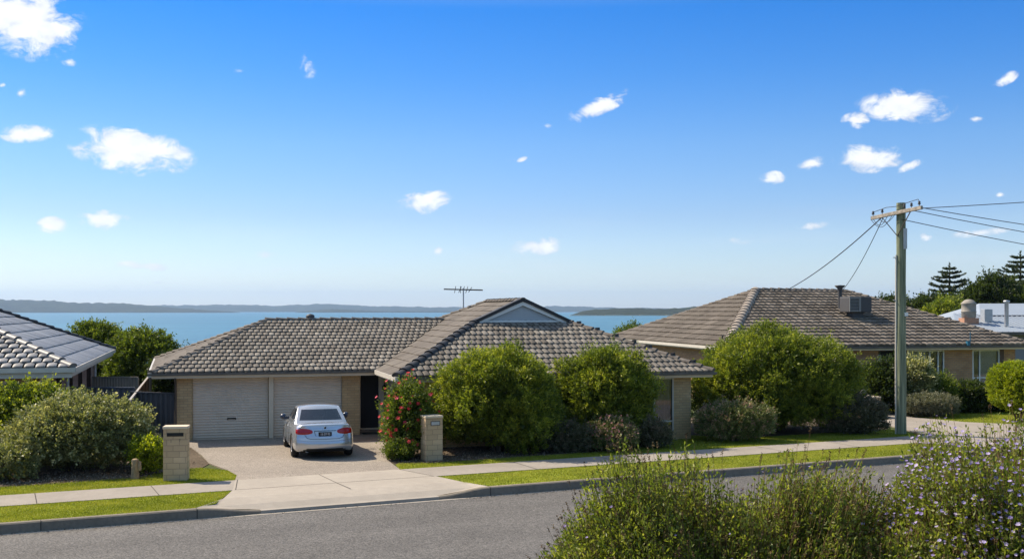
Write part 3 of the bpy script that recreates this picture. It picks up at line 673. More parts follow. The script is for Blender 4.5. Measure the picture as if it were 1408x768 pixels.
# grass blades: short real blades over the lawns nearest the camera
def in_poly(P, poly):
    x, y = P[:, 0], P[:, 1]; ins = np.zeros(len(P), bool); n = len(poly)
    for i in range(n):
        (x1, y1), (x2, y2) = poly[i], poly[(i+1) % n]
        c = ((y1 > y) != (y2 > y)) & (x < (x2-x1)*(y-y1)/((y2-y1) + 1e-12)+x1); ins ^= c
    return ins
def blades(name, poly, lo, hi, dens, hgt, label):
    A = [(max(lo, p), n) for p, n in poly]; A = [(min(hi, p), n) for p, n in A]
    x0, x1 = min(a[0] for a in A), max(a[0] for a in A); y0, y1 = min(a[1] for a in A)-.015, max(a[1] for a in A)+.015
    N = int((x1-x0)*(y1-y0)*dens); P = np.stack([rng.uniform(x0, x1, N), rng.uniform(y0, y1, N)], 1); P = P[in_poly(P, poly)]
    wx, wy = P[:, 0]*rc - P[:, 1]*rs, P[:, 0]*rs + P[:, 1]*rc; N = len(P)
    B = np.stack([wx, wy, np.full(N, -.006)], 1); h = hgt*rng.uniform(.5, 1.3, (N, 1))
    lean = rng.normal(size=(N, 3))*.45; lean[:, 2] = 1; D = norm(lean)
    a = rng.uniform(0, 6.28, N); S = np.stack([np.cos(a), np.sin(a), np.zeros(N)], 1)*.006
    V = np.stack([B-S, B+S, B+D*h], 1)
    patch = .22*np.sin(wx*1.7+np.sin(wy*2.3)*1.5) + .16*np.sin(wx*4.3-wy*3.1) + .12*np.sin(wy*7.7+wx*2.1)
    o = quads_mesh(name, V, np.clip(rng.normal(.5, .22, N)+patch*.9, 0, 1), 'grassblade', None, nv=3)
    tag(o, label, 'grass', kind='stuff')
blades('grass', L1, -2, 5, 2600, .035, 'short bright grass of the verge left of the crossing')
blades('grass', L2, 9, 29, 1500, .035, 'short bright grass of the verge right of the crossing')
blades('grass', L3, -2, 6, 2200, .04, 'grass strip round the left letterbox pillar')
blades('grass', L4, 9, 29, 1400, .04, 'grass strip between footpath and the big shrubs')
blades('grass', L5, 31, 42, 700, .05, 'neighbour lawn below the clipped round shrub')
# litter on the garden beds
def litter(name, poly, N, label):
    x0, x1 = min(a[0] for a in poly), max(a[0] for a in poly); y0, y1 = min(a[1] for a in poly), max(a[1] for a in poly)
    P = np.stack([rng.uniform(max(x0, -3), x1, N), rng.uniform(y0, min(y1, y0+3), N)], 1); P = P[in_poly(P, poly)]; N = len(P)
    B = np.stack([P[:, 0]*rc - P[:, 1]*rs, P[:, 0]*rs + P[:, 1]*rc, rng.uniform(-.01, .02, N)], 1)
    D = rng.normal(size=(N, 3)); D[:, 2] *= .35; D = norm(D)
    s = rng.uniform(.02, .06, N); tag(quads_mesh(name, leaves(B, D, s, s*.5), rng.uniform(0, 1, N), 'leaflitter'), label, 'leaf litter', kind='stuff')
litter('leaf_litter', [(-60, 28.7), (.5, 28.55), (3.2, 28.7), (4.2, 29.5), (4.9, 31), (-60, 31)], 9000, 'dry leaf litter under the left hedge')
litter('leaf_litter', [(9.85, 28.35), (10.9, 28.1), (17.3, 28.25), (18.6, 30.2), (18.6, 33), (10, 31)], 9000, 'dry leaf litter under the middle shrubs')

N_ = 2600; P_ = np.stack([rng.uniform(-3, 30, N_), NK-.02-np.abs(rng.normal(0, .10, N_))], 1); P_ = P_[(P_[:, 0] < 4) | (P_[:, 0] > 10) | (rng.uniform(size=N_) < .4)]; N_ = len(P_)
B_ = np.stack([P_[:, 0]*rc - P_[:, 1]*rs, P_[:, 0]*rs + P_[:, 1]*rc, np.full(N_, ROADZ+.010)], 1); D_l = rng.normal(size=(N_, 3)); D_l[:, 2] *= .15; s_ = rng.uniform(.012, .045, N_)
tag(quads_mesh('leaf_litter', leaves(B_, norm(D_l), s_, s_*.5), rng.uniform(0, .8, N_), 'leaflitter'), 'dry leaves and grit lying along the kerb', 'leaf litter', kind='stuff')
# water and far shores
SEAZ = -10
mb = MB(); mb.add([(-14000, 60, SEAZ), (14000, 60, SEAZ), (14000, 24000, SEAZ), (-14000, 24000, SEAZ)], [(0,1,2,3)])
struct(mb.build('water', 'water', uv=False))
def ridge_line(name, prof, Y, depth, m, seed, rough=1.0, foot=-1):
    """prof: list of (px, height m) along X at distance Y; builds a long hill with real width"""
    rg = random.Random(seed); mb = MB(); vs = []; xs = [a for a, _ in prof]; hs_ = [b for _, b in prof]
    N = 260; cols = 8
    for i in range(N+1):
        px = xs[0] + (xs[-1]-xs[0])*i/N; h = float(np.interp(px, xs, hs_))
        X = (px-704)/1500*Y
        w = sum(math.sin(px*f*.02+s)*a for f, s, a in ((1, seed, .05), (2.7, seed*2, .03), (7, seed*3, .015)))*rough
        hj = h*(1+w) + rg.uniform(-.5, .5)*Y/1500*.7*min(1, h/8)
        for k in range(cols+1):
            t = k/cols; prof_z = math.sin(math.pi*min(1, t*1.0))**.8 if k not in (0, cols) else 0
            j = rg.uniform(.92, 1.08) if 0 < k < cols else 1
            vs.append((X*(1+ (t)*depth/Y), Y + t*depth, SEAZ + foot*(1 if k in (0, cols) else 0) + hj*prof_z*j*(1+0*k)))
    c = cols+1
    mb.add(vs, [(i*c+k, (i+1)*c+k, (i+1)*c+k+1, i*c+k+1) for i in range(N) for k in range(cols)], True)
    return struct(mb.build(name, m, uv=False))
def H_(py, Y): return (427-py)/1500*Y + CAMH - SEAZ
Yf = 9000; D_ = 2500; g = lambda L, Y: [(px, max(1, H_(py, Y*1.06))) for px, py in L]
ridge_line('hills', g([(-900, 415), (-300, 409), (0, 411.5), (70, 412), (130, 416), (180, 417.5), (250, 424), (300, 427), (330, 429.3)], 7600), 7600, 1500, 'hill', 3)
ridge_line('hills', g([(60, 428), (180, 420), (230, 419), (300, 418.3), (340, 417.8), (380, 419.5), (450, 417.6), (480, 419), (520, 421), (600, 421.3), (660, 421), (720, 422), (760, 421), (800, 421.5), (860, 422.5), (940, 424), (1100, 424), (1500, 423)], 11500), 11500, 2500, 'hill', 5)
ridge_line('hills', g([(405, 430), (430, 426.5), (455, 424), (480, 425.5), (520, 427.5), (640, 428.3), (700, 429.5)], 8200), 8200, 900, 'hill', 9)
ridge_line('headland', g([(786, 433), (798, 428), (815, 425), (850, 423.6), (880, 423.8), (920, 423), (960, 421.3), (1000, 420.5), (1100, 419), (1400, 416), (2200, 410)], 3150), 3100, 600, 'headland', 12, rough=1.2)
mb = MB()
for i in range(60):
    px = 790 + i*12; x = (px-704)/1500*3090; y = 3088 + 4*math.sin(i*.9)
    mb.obox((x, y, SEAZ+.9), (1,0,0), (0,1,0), (0,0,1), 13.5, 10, 1.1+.5*math.sin(i*1.7))
struct(mb.build('shore', 'sand', uv=False))

# ================================================================== main house
A16 = R_(16)
HA = thing('brick_house', 'cream brick house with grey brown tiled hip roof and two roller garage doors', 'house', (-10.89, 35.2, 0), A16)
hA = HA
EZ = 2.2; RZ = 3.82
wb = MB()
# front wall of the garage block: three piers around two doors, lintel hidden behind the soffit
wall_run(wb, 'x', 0, 5.98, 0, .22, 0, 2.06, [(.56, 2.97, 0, 2.045), (3.13, 5.39, 0, 2.045)])
wall_run(wb, 'x', 5.98, 6.95, .70, .2, 0, 2.06, [(6.04, 6.86, .0, 2.04)])
wb.box(5.78, 5.98, .222, .70, 0, 2.06)
wb.box(.0, .2, .222, 10.0, 0, 2.06)
wb.box(0, 16.3, 10.0, 10.2, 0, 2.06)
wall_run(wb, 'x', 7.17, 16.3, -4.0, .22, 0, 2.06, [(8.2, 10.4, .9, 2.02), (14.1, 15.68, .27, 2.02)])
wb.box(16.08, 16.3, -3.778, 9.998, 0, 2.06)
wb.build('wall', 'brickA', hA)
sw = MB(); sw.box(6.95, 7.168, -4.0, .698, 0, 2.06); sw.build('side_wall', 'weather', hA)['label'] = 'pale lined side wall beside the front door'
def roller(x0, x1, handle):
    mb = MB(); n = 23; vs = []; fs = []
    K = n*4
    for k in range(K+1):
        z = .03 + 2.0*k/K; y = .10 + .016*math.cos(2*math.pi*k/4) - (.0)
        vs += [(x0+.01, y, z), (x1-.01, y, z)]
    fs = [(2*k, 2*k+1, 2*k+3, 2*k+2) for k in range(K)]
    mb.add(vs, fs, True); mb.box(x0+.012, x1-.012, .085, .13, .005, .032)
    o = mb.build('garage_door', 'garage', hA); o['label'] = 'cream ribbed roller door with black handle' if handle else 'cream ribbed roller door behind the car'
    h = MB()
    xc = (x0+x1)/2 + .02
    h.box(xc-.14, xc+.14, .055, .082, .66, .70); h.box(xc-.13, xc-.11, .06, .10, .63, .662); h.box(xc+.11, xc+.13, .06, .10, .63, .662)
    h.build('handle', 'black', o)
roller(.56, 2.97, True); roller(3.13, 5.39, False)
MB().box(2.972, 3.128, -.03, .2, 0, 2.043).build('door_pillar', 'creampaint', hA, bevel=.008)
d = MB().box(6.10, 6.72, .66, .70, .17, 2.02); fd = d.build('front_door', 'screen', hA, bevel=.004)
f = MB(); f.box(6.04, 6.098, .63, .72, .15, 2.04); f.box(6.722, 6.80, .63, .72, .15, 2.04); f.box(6.098, 6.722, .63, .72, 2.022, 2.04); f.box(6.098, 6.722, .63, .72, .12, .168)
f.box(6.802, 6.90, .60, .74, 0, 2.045); f.build('frame', 'creampaint', fd)
MB().box(6.735, 6.765, .59, .628, 1.03, 1.16).build('handle', 'black', fd)
MB().box(5.985, 6.945, .42, .697, 0, .115).build('door_step', 'paving', hA)
MB().box(5.42, 6.945, -1.75, .418, -.05, .022).build('porch_slab', 'paving', hA)
w = MB(); w.box(6.925, 6.949, .24, .36, 1.50, 1.66); w.lathe([(0, 0), (.05, .01), (.075, .06), (.07, .16), (.03, .21), (0, .215)], (6.86, .30, 1.46), 12)
w.build('wall_light', 'black', hA)
win(hA, 'x', 14.1, 15.68, .27, 2.02, -4.0, -1, cols=(15.0,), rows=(.60,), cur=[(14.15, 14.95, 'darkcurtain'), (15.05, 15.62, 'darkcurtain')])
win(hA, 'x', 8.2, 10.4, .9, 2.02, -4.0, -1, cols=(9.3,), cur=[(8.25, 10.35, 'curtain')])
# roofs
deck = MB()
lo = lambda p: (p[0], p[1], p[2]-.012)
gF = [(-.71, -.54, EZ), (6.45, -.54, EZ), (10.06, 5.3, RZ), (3.23, 5.3, RZ)]
gL = [(-.95, 10.9, EZ), (-.71, -.54, EZ), (3.23, 5.3, RZ)]
gB = [(10.4, 10.9, EZ), (-.95, 10.9, EZ), (3.23, 5.3, RZ), (10.06, 5.3, RZ)]
GR = 3.84
wL = [(6.45, -.54, EZ), (6.45, -4.5, EZ), (10.07, -.05, 3.822), (10.07, 5.3, 3.822)]
wL3 = [(10.07, 5.3, 3.822), (10.07, -.05, 3.822), (11.65, -.05, 4.53), (11.65, 4.85, 4.53)]
wL2 = [(10.06, 5.3, RZ), (11.65, 4.85, 4.53), (10.0, 6.64, 3.79)]
wF = [(6.45, -4.5, EZ), (16.85, -4.5, EZ), (13.19, 0, GR), (10.11, 0, GR)]
wR = [(16.85, -4.5, EZ), (16.85, 10.5, EZ), (13.23, 6.57, 3.822), (13.23, -.05, 3.822)]
wR3 = [(13.23, -.05, 3.822), (13.23, 6.57, 3.822), (11.65, 4.85, 4.53), (11.65, -.05, 4.53)]
wB = [(16.85, 10.5, EZ), (6.45, 10.5, EZ), (11.65, 4.85, 4.53)]
for P in (gF, gL, gB): deck.poly([lo(p) for p in P])
rA = roof_mesh([tile_face(gF, .40, .205, .022, .045, True, .045, .12, K=6, over=.04, pw=.45)], 'roof', 'tileA', hA); rA['label'] = 'garage roof of rounded staggered tiles'
r2 = roof_mesh([tile_face(gL, .42, .30, .006, .030, True, K=2)], 'roof', 'tileflat', hA)
r3 = roof_mesh([tile_face(wF, .42, .205, .022, .045, True, .035, .11, K=6, over=.04, pw=.45), tile_face(wR, .44, .30, .03, .035, True, K=3), tile_face(wR3, .44, .30, .03, .035, True, K=3)], 'roof', 'tileA', hA); r3['label'] = 'front wing roof under the white gable'
r4 = roof_mesh([tile_face(wL, .44, .30, .004, .034, True, K=1), tile_face(wL3, .44, .30, .004, .034, True, K=1), tile_face([wL2[2], wL2[0], wL2[1]], .44, .30, .004, .034, True, K=1)], 'roof', 'tileflat', hA); r4['label'] = 'smooth weathered side slope of the wing roof'
dk = MB()
for P in (gF, gL, gB, wL, wL2, wL3, wF, wR, wR3, wB): dk.poly([lo(p) for p in P])
dk.build('roof_deck', 'deck', hA, uv=False)
c = MB(); caps(c, gL[1], gL[2], .11, seed=2); c.build('ridge_capping', 'ridge', rA)
c = MB(); caps(c, (-.95, 10.9, EZ), gL[2], .10, seed=3); c.build('ridge_capping', 'ridge', rA)
c = MB(); caps(c, (3.15, 5.3, RZ+.02), (10.1, 5.3, RZ+.02), .10, seed=4); c.build('ridge_capping', 'ridge', rA)
c = MB(); caps(c, wF[0], wF[3], .15, seed=5); c.build('ridge_capping', 'ridgedark', r3)
c = MB(); caps(c, wF[1], wF[2], .11, lift=.05, seed=6); c.build('ridge_capping', 'ridge', r3)
c = MB(); caps(c, (11.65, -.3, 4.55), (11.65, 4.9, 4.55), .10, seed=7); c.build('ridge_capping', 'ridge', r3)
c = MB(); caps(c, (6.45, 10.5, EZ), (11.65, 4.85, 4.53), .10, seed=8); c.build('ridge_capping', 'ridge', r3)
for i, t in enumerate((.12, .25, .4, .5, .62, .75, .88)):                     # loose capping tiles standing up along the right hip
    p = Vector(wF[1]).lerp(Vector(wF[2]), t) + Vector((0, 0, .13)); MB().obox(p, (.81, .59, 0), (-.59, .81, 0), (0, 0, 1), .09, .04, .06).build('loose_tile', 'ridgedark', r3)
# gablet
g = MB(); yf = -.34
gx = lambda x, z: (x, yf, z)
def band(mb, a, b, th, y0, y1):
    a, b = Vector(a), Vector(b); d = (b-a).normalized(); n = Vector((-d.z, 0, d.x)); n = -n if n.z > 0 else n
    q = [a, b, b+n*th, a+n*th]; vs = [(p.x, y0, p.z) for p in q] + [(p.x, y1, p.z) for p in q]
    mb.add(vs, [(0,1,2,3),(4,7,6,5),(0,4,5,1),(1,5,6,2),(2,6,7,3),(3,7,4,0)])
top = (11.65, 0, 4.66); lf = (9.78, 0, 3.82); rg_ = (13.52, 0, 3.82)
band(g, lf, top, .11, yf, yf+.05); band(g, top, rg_, .11, yf-.003, yf+.047)
for s_ in (lf, rg_): g.add([(s_[0], yf+.05, s_[2]), (top[0], yf+.05, top[2]), (top[0], .1, top[2]), (s_[0], .1, s_[2])], [(0,1,2,3)])
gb = g.build('gable', 'ridgedark', hA)
g = MB(); t2 = (11.65, 0, 4.515); band(g, (10.0, 0, 3.84), t2, .12, yf+.06, yf+.11); band(g, t2, (13.3, 0, 3.84), .12, yf+.057, yf+.107); g.box(10.0, 13.3, yf+.10, yf+.15, 3.80, 3.86)
g.build('gable_trim', 'white', gb)
g = MB(); g.add([(10.15, -.18, 3.84), (13.15, -.18, 3.84), (11.65, -.18, 4.48)], [(0,1,2)])
for k in range(6):
    z = 3.90 + k*.095; hw = (4.48-z)/.64*1.5; g.box(11.65-hw, 11.65+hw, -.192, -.181, z, z+.012)
g.build('gable_panel', mat('gable_grey', (.42, .45, .48), .6), gb)
# gutters, fascia, soffit
g = MB(); gutter(g, [(-.80, -.60, EZ+.01), (6.50, -.60, EZ+.01)], h=.075); g.build('gutter', 'gutterdark', hA); g = MB(); gutter(g, [(6.50, -4.57, EZ+.01), (16.95, -4.57, EZ+.01)], h=.085); g.build('gutter', 'gutterdark', hA)
g = MB(); gutter(g, [(-1.05, 10.95, EZ+.03), (-.80, -.60, EZ+.03)], w=.12, h=.13); g.build('gutter', 'guttercream', hA); g = MB(); gutter(g, [(6.38, -.60, EZ+.03), (6.38, -4.62, EZ+.03)], h=.14); g.build('gutter', 'guttercream', hA)
f = MB(); f.box(-.68, 6.42, -.50, -.475, 2.045, 2.13); f.box(6.47, 16.85, -4.47, -4.445, 2.045, 2.125); f.box(6.44, 6.468, -4.44, -.5, 2.045, 2.16); f.box(16.83, 16.85, -4.44, 10.4, 2.045, 2.16)
f.box(-.70, 6.44, -.474, 0.7, 2.062, 2.075); f.box(6.47, 16.83, -4.444, -3.9, 2.062, 2.075); f.box(6.47, 7.1, -3.9, -.48, 2.062, 2.075)
f.box(-.72, .2, .71, 10.3, 2.062, 2.075)
f.build('fascia', 'creampaint', hA)
dp = MB(); dp.tube([(.03, -.05, 0), (.03, -.05, 1.9), (.03, -.5, 2.06)], .04, 8); dp.build('downpipe', 'gutterdark', hA)
# antenna and vent on the roof
an = MB(); ax_, ay_ = 10.95, 5.75; an.tube([(ax_, ay_, 4.15), (ax_, ay_, 5.1)], .028, 6); AN = an.build('tv_antenna', 'galv', hA); AN['label'] = 'thin horizontal roof antenna on a short mast'
b = MB(); b.tube([(ax_-.80, ay_, 5.06), (ax_+.80, ay_-.0, 5.03)], .026, 6)
for dx, l, t in ((-.34, .13, 0), (-.14, .12, .3), (-.12, .13, -.3), (0.01, .12, 0), (.14, .13, .2), (.28, .10, .4)):
    b.tube([(ax_+dx+t*.1, ay_-.12, 5.045+l), (ax_+dx-t*.1, ay_+.1, 5.045-l)], .013, 5)
b.build('antenna_boom', 'coolerdark', AN)
v = MB(); v.lathe([(.07, 3.72), (.07, 3.9), (.15, 3.92), (.17, 3.99), (.13, 4.05), (0, 4.09)], (4.85, 5.4, 0), 14); v.build('roof_vent', 'coolerdark', hA)

# door mat
tag(MB().box(6.10, 6.80, .05, .40, .0225, .045).build('door_mat', 'black', None), 'flat black mat before the dark front door', 'door mat')
dm = bpy.data.objects['door_mat']; dm.location = (-10.89, 35.2, 0); dm.rotation_euler = (0, 0, A16)

# ================================================================== right neighbour
A12 = R_(12)
HC = thing('brick_house', 'tan brick house with low brown tiled roof carrying a box cooler', 'house', (9.2, 47.0, 0), A12)
CZ = 2.6; Cr = 5.25; CW = 15.2; CD = 17.2
sC = lambda px, t=.6: ((47 + .978*t)*((px-704)/1500) - 9.2 + .208*t) / (.978 - .208*((px-704)/1500))
cw = MB()
a = [sC(p) for p in (1190, 1208, 1234, 1248, 1298, 1337, 1374, 1380, 1396)]
wall_run(cw, 'x', .6, a[8], .6, .2, 0, 2.46, [(a[1], a[2], 0, 2.40), (a[3], a[4], .95, 2.40), (a[5], a[6], .55, 2.40), (1.2, 3.2, .9, 2.3)])
cw.box(.6, .8, .802, CD-.6, 0, 2.46); cw.box(a[8]-.2, a[8], .802, CD-.6, 0, 2.46); cw.box(.8, a[8]-.2, CD-.8, CD-.6, 0, 2.46)
cw.build('wall', 'brickC', HC)
win(HC, 'x', a[3], a[4], .95, 2.40, .6, -1, cols=((a[3]+a[4])/2+.2, a[4]-.3), fr='white', cur=[(a[3]+.1, (a[3]+a[4])/2+.1, 'curtain'), (a[4]-.28, a[4]-.05, 'darkcurtain')])
win(HC, 'x', a[5], a[6], .55, 2.40, .6, -1, cols=(a[5]+.38,), rows=(1.12,), fr='white', cur=[(a[5]+.42, a[6]-.05, 'curtain'), (a[5]+.05, a[5]+.36, 'darkcurtain')])
win(HC, 'x', 1.2, 3.2, .9, 2.3, .6, -1, cols=(2.2,), fr='white', cur=[(1.25, 3.15, 'curtain')])
dd_ = MB().box(a[1]+.02, a[2]-.02, .95, 1.0, .05, 2.36).build('front_door', 'screen', HC)
MB().box(a[1]+.15, a[1]+.32, .93, .948, 1.0, 2.2).build('side_light', 'curtain', dd_)
MB().box(a[6]+.0, a[7], .57, .598, .4, 2.44).build('door_pillar', 'darkframe', HC)
cF = [(0, 0, CZ), (CW, 0, CZ), (10.5, 8.6, Cr-.05), (5.3, 8.6, Cr)]
cL = [(0, CD, CZ), (0, 0, CZ), (5.3, 8.6, Cr)]
cR = [(CW, 0, CZ), (CW, CD, CZ), (10.5, 8.6, Cr-.05)]
cB = [(CW, CD, CZ), (0, CD, CZ), (5.3, 8.6, Cr), (10.5, 8.6, Cr-.05)]
rC = roof_mesh([tile_face(cF, .48, .30, .034, .075, False, .0, .0, K=5, jit=.004), tile_face(cR, .46, .30, .03, .05, False, K=4)], 'roof', 'tileC', HC)
rC2 = roof_mesh([tile_face(cL, .48, .30, .03, .07, True, K=4, jit=.004)], 'roof', 'tileCs', HC); rC2['label'] = 'left slope of the roof facing the sea'
dk = MB()
for P in (cF, cL, cR, cB): dk.poly([lo(p) for p in P])
dk.build('roof_deck', 'deck', HC, uv=False)
c = MB(); caps(c, (0, 0, CZ), (5.3, 8.6, Cr), .24, .5, seed=12); c.build('ridge_capping', 'ridgelight', rC)
c = MB(); caps(c, (CW, 0, CZ), (10.5, 8.6, Cr-.05), .13, seed=13); c.build('ridge_capping', 'ridge', rC)
c = MB(); caps(c, (5.3, 8.6, Cr+.02), (10.5, 8.6, Cr-.03), .13, seed=14); c.build('ridge_capping', 'ridge', rC)
c = MB(); caps(c, (0, CD, CZ), (5.3, 8.6, Cr), .12, seed=15); c.build('ridge_capping', 'ridge', rC)
g = MB(); gutter(g, [(-.05, -.06, CZ+.01), (CW+.05, -.06, CZ+.01)], h=.09); g.build('gutter', 'gutterdark', HC)
g = MB(); gutter(g, [(-.07, CD, CZ+.03), (-.07, -.08, CZ+.03)], h=.13); g.build('gutter', 'guttercream', HC)
f = MB(); f.box(.02, CW, .03, .055, 2.44, 2.55); f.box(.02, .045, .06, CD, 2.44, 2.58); f.box(.05, CW-.02, .058, .62, 2.462, 2.475); f.box(.05, .62, .63, CD-.3, 2.462, 2.475); f.build('fascia', 'creampaint', HC)
MB().tube([(.62, 2.0, 0), (.57, 2.0, 2.3), (.05, 2.0, 2.45)], .045, 8).build('downpipe', 'guttercream', HC)
MB().tube([(.0, .35, 2.45), (.0, .35, 3.08), (.03, .3, 3.14)], .035, 8).build('service_bracket', 'black', HC)
sb = MB(); xb = sC(1330, 0); sb.box(xb-.07, xb+.07, -.12, .02, 2.62, 2.82); sb.tube([(xb+.15, .0, 2.5), (xb+.15, .0, 3.25)], .02, 6); SB = sb.build('service_bracket', mat('blue_box', (.03, .14, .22), .5), HC); SB['label'] = 'small blue box and rod on the front gutter'
# evaporative cooler and flue
def on_roof(px, py):                                              # solve point of the front slope under a pixel, local coords
    k = (Cr-CZ)/8.6; c12, s12 = math.cos(A12), math.sin(A12); dx, dz = (px-704)/1500, (427-py)/1500
    Y = (CZ - CAMH + k*(9.2*s12 - 47*c12)) / (dz + k*s12*dx - k*c12)
    x = dx*Y; return c12*(x-9.2) + s12*(Y-47), -s12*(x-9.2) + c12*(Y-47), CAMH + dz*Y
cx, cy, cz = on_roof(1176, 437)
q = MB(); q.box(cx-.28, cx+.28, cy-.28, cy+.3, cz-.2, cz+.36); CO = q.build('cooler_duct', 'coolerdark', HC); CO['label'] = 'short dark duct under the box cooler'
A_ = MB(); A_.box(cx-.60, cx+.60, cy-.5, cy+.45, cz+.28, cz+1.02); AC = A_.build('rooftop_cooler', 'coolerdark', HC, bevel=.05)
q = MB(); q.box(cx-.59, cx-.55, cy-.53, cy-.49, cz+.31, cz+.99); q.box(cx-.10, cx+.0, cy-.54, cy-.49, cz+.31, cz+.99); q.box(cx-.55, cx-.10, cy-.53, cy-.49, cz+.93, cz+.99); q.box(cx-.55, cx-.10, cy-.53, cy-.49, cz+.31, cz+.37)
for k in range(8): q.obox((cx-.325, cy-.515, cz+.41+k*.068), (1,0,0), (0,.8,.6), (0,-.6,.8), .225, .025, .008)
q.build('louvre_panel', 'cooler', AC)
fl = MB(); fx_, fy_ = cx-.15, cy+1.2; fl.lathe([(.10, cz+.2), (.10, cz+1.30), (.13, cz+1.45), (.25, cz+1.56), (.25, cz+1.60), (0, cz+1.62)], (fx_, fy_, 0), 14); fl.build('roof_flue', 'coolerdark', HC)

# ================================================================== left neighbour
HB = thing('brick_house', 'house at left edge with glossy slate grey tiles and pink brick side', 'house', (-13.0, 32.3, 0), A16)
BZ = 2.5; BR = 5.67
bw = MB(); wall_run(bw, 'x', -15, -.92, .62, .2, 0, 2.33, [(-3.6, -1.64, .7, 2.12)]); bw.build('wall', 'brickB', HB)
bp = MB(); wall_run(bp, 'y', .62, 15.2, -.7, -.2, 0, 2.33, [(1.9, 3.3, .6, 2.2), (5.0, 6.6, .6, 2.2), (8.4, 9.8, .6, 2.2), (11.6, 13.2, .6, 2.2)]); bp.box(-15, -.902, 15.0, 15.2, 0, 2.33)
bp.build('side_wall', 'brickP', HB)['label'] = 'pink brick side wall in shade'
for y0, y1 in ((1.9, 3.3), (5.0, 6.6), (8.4, 9.8), (11.6, 13.2)): win(HB, 'y', y0, y1, .6, 2.2, -.7, 1, cols=((y0+y1)/2,), fr='darkframe', cur=None)
win(HB, 'x', -3.6, -1.64, .7, 2.12, .62, -1, cols=(-2.6,), fr='creampaint', cur=[(-3.5, -1.7, 'curtain')], fw=.09)
MB().box(-.98, -.86, .52, .618, 0, 2.33).build('corner_post', 'creampaint', HB)
bF = [(-15, 0, BZ), (0, 0, BZ), (-7.5, 8, BR)]
bR = [(0, 0, BZ), (0, 16, BZ), (-7.5, 8, BR)]
bB = [(0, 16, BZ), (-15, 16, BZ), (-7.5, 8, BR)]; bL = [(-15, 16, BZ), (-15, 0, BZ), (-7.5, 8, BR)]
rB = roof_mesh([tile_face(bF, .36, .31, .022, .05, True, .01, .16, K=5, pw=.35)], 'roof', 'tileB', HB)
rB2 = roof_mesh([tile_face(bR, .62, .30, .0, .035, True, K=1)], 'roof', 'tileB', HB); rB2['label'] = 'smooth grey slope facing the garage'
dk = MB()
for P in (bF, bR, bB, bL): dk.poly([lo(p) for p in P])
dk.build('roof_deck', 'deck', HB, uv=False)
c = MB(); caps(c, (0, 0, BZ+.02), (-7.5, 8, BR), .13, .55, seed=21); c.build('ridge_capping', 'tileB', rB)
c = MB(); caps(c, (0, 16, BZ), (-7.5, 8, BR), .14, seed=22); c.build('ridge_capping', 'ridgedark', rB)
g = MB(); gutter(g, [(-15, -.07, BZ+.02), (.08, -.07, BZ+.02)], h=.14); gutter(g, [(.08, -.065, BZ+.021), (.08, 16.1, BZ+.021)], h=.14); g.build('gutter', 'guttercream', HB)
f = MB(); f.box(-15, -.03, .02, .045, 2.22, 2.37); f.box(-.05, -.025, .05, 16, 2.25, 2.37); f.box(-15, -.06, .046, .66, 2.335, 2.35); f.box(-.72, -.06, .67, 15.9, 2.335, 2.35); f.build('fascia', 'guttercream', HB)
for y in (4.4, 14.4):
    MB().tube([(-.62, y, 0), (-.62, y, 2.0), (-.2, y, 2.3)], .05, 8).build('downpipe', 'white', HB)

# ================================================================== far right metal roofed house
HD = thing('metal_roof_house', 'pale blue sheet metal roofed house beyond the tan brick house', 'house', (36, 70, 0), R_(4))
MB().box(-7, 14, 1, 12, -.5, 2.75).build('wall', mat('grey_wall', (.30, .29, .28), .8), HD)
r = MB(); r.add([(-7.6, 0, 2.85), (15, 0, 2.85), (15, 6, 4.05), (-5.0, 6, 4.0), (-2.5, 12.5, 2.8), (15, 12.5, 2.8), (-7.6, 12.5, 2.7)], [(0,1,2,3), (3,2,5,4), (0,3,4,6)])
for i in range(56):
    x = -5+ i*.36; r.bar((x, .05, 2.87), (x, 5.95, 4.06), .04, .02)
r.build('roof', 'roofmetal', HD)
r = MB(); r.add([(-3.6, 5, 3.9), (10, 5, 3.9), (10, 9, 4.75), (-1.6, 9, 4.72), (-3.6, 13, 3.6), (10, 13, 3.6)], [(0,1,2,3), (3,2,5,4), (0,3,4)]); r.build('roof', 'roofmetal', HD)['label'] = 'upper metal roof behind the first'
MB().box(-7.7, 15, -.1, .02, 2.66, 2.84).build('gutter', 'gutterdark', HD)
ch = MB(); ch.box(-6.0, -5.0, 2.4, 3.2, 2.8, 3.72); CH = ch.build('chimney', 'brickR', HD)
t = MB(); t.lathe([(.40, 3.72), (.46, 3.78), (.46, 4.10), (.49, 4.12), (.49, 4.16), (.46, 4.18), (.46, 4.62), (.50, 4.65), (.46, 4.72), (.28, 4.90), (.12, 4.95), (0, 4.96)], (-5.5, 2.8, 0), 24); t.build('chimney_cowl', mat('old_cowl', (.26, .235, .20), .7, noise=[(3, .2)]), CH)
v = MB(); v.lathe([(.13, 3.2), (.13, 4.72), (.20, 4.74), (.20, 4.86), (0, 4.90)], (-3.55, 1.6, 0), 14); v.build('roof_flue', 'galv', HD)
MB().box(-4.3, -3.75, 3.0, 3.6, 3.3, 4.30).build('roof_vent', 'galv', HD, bevel=.02)

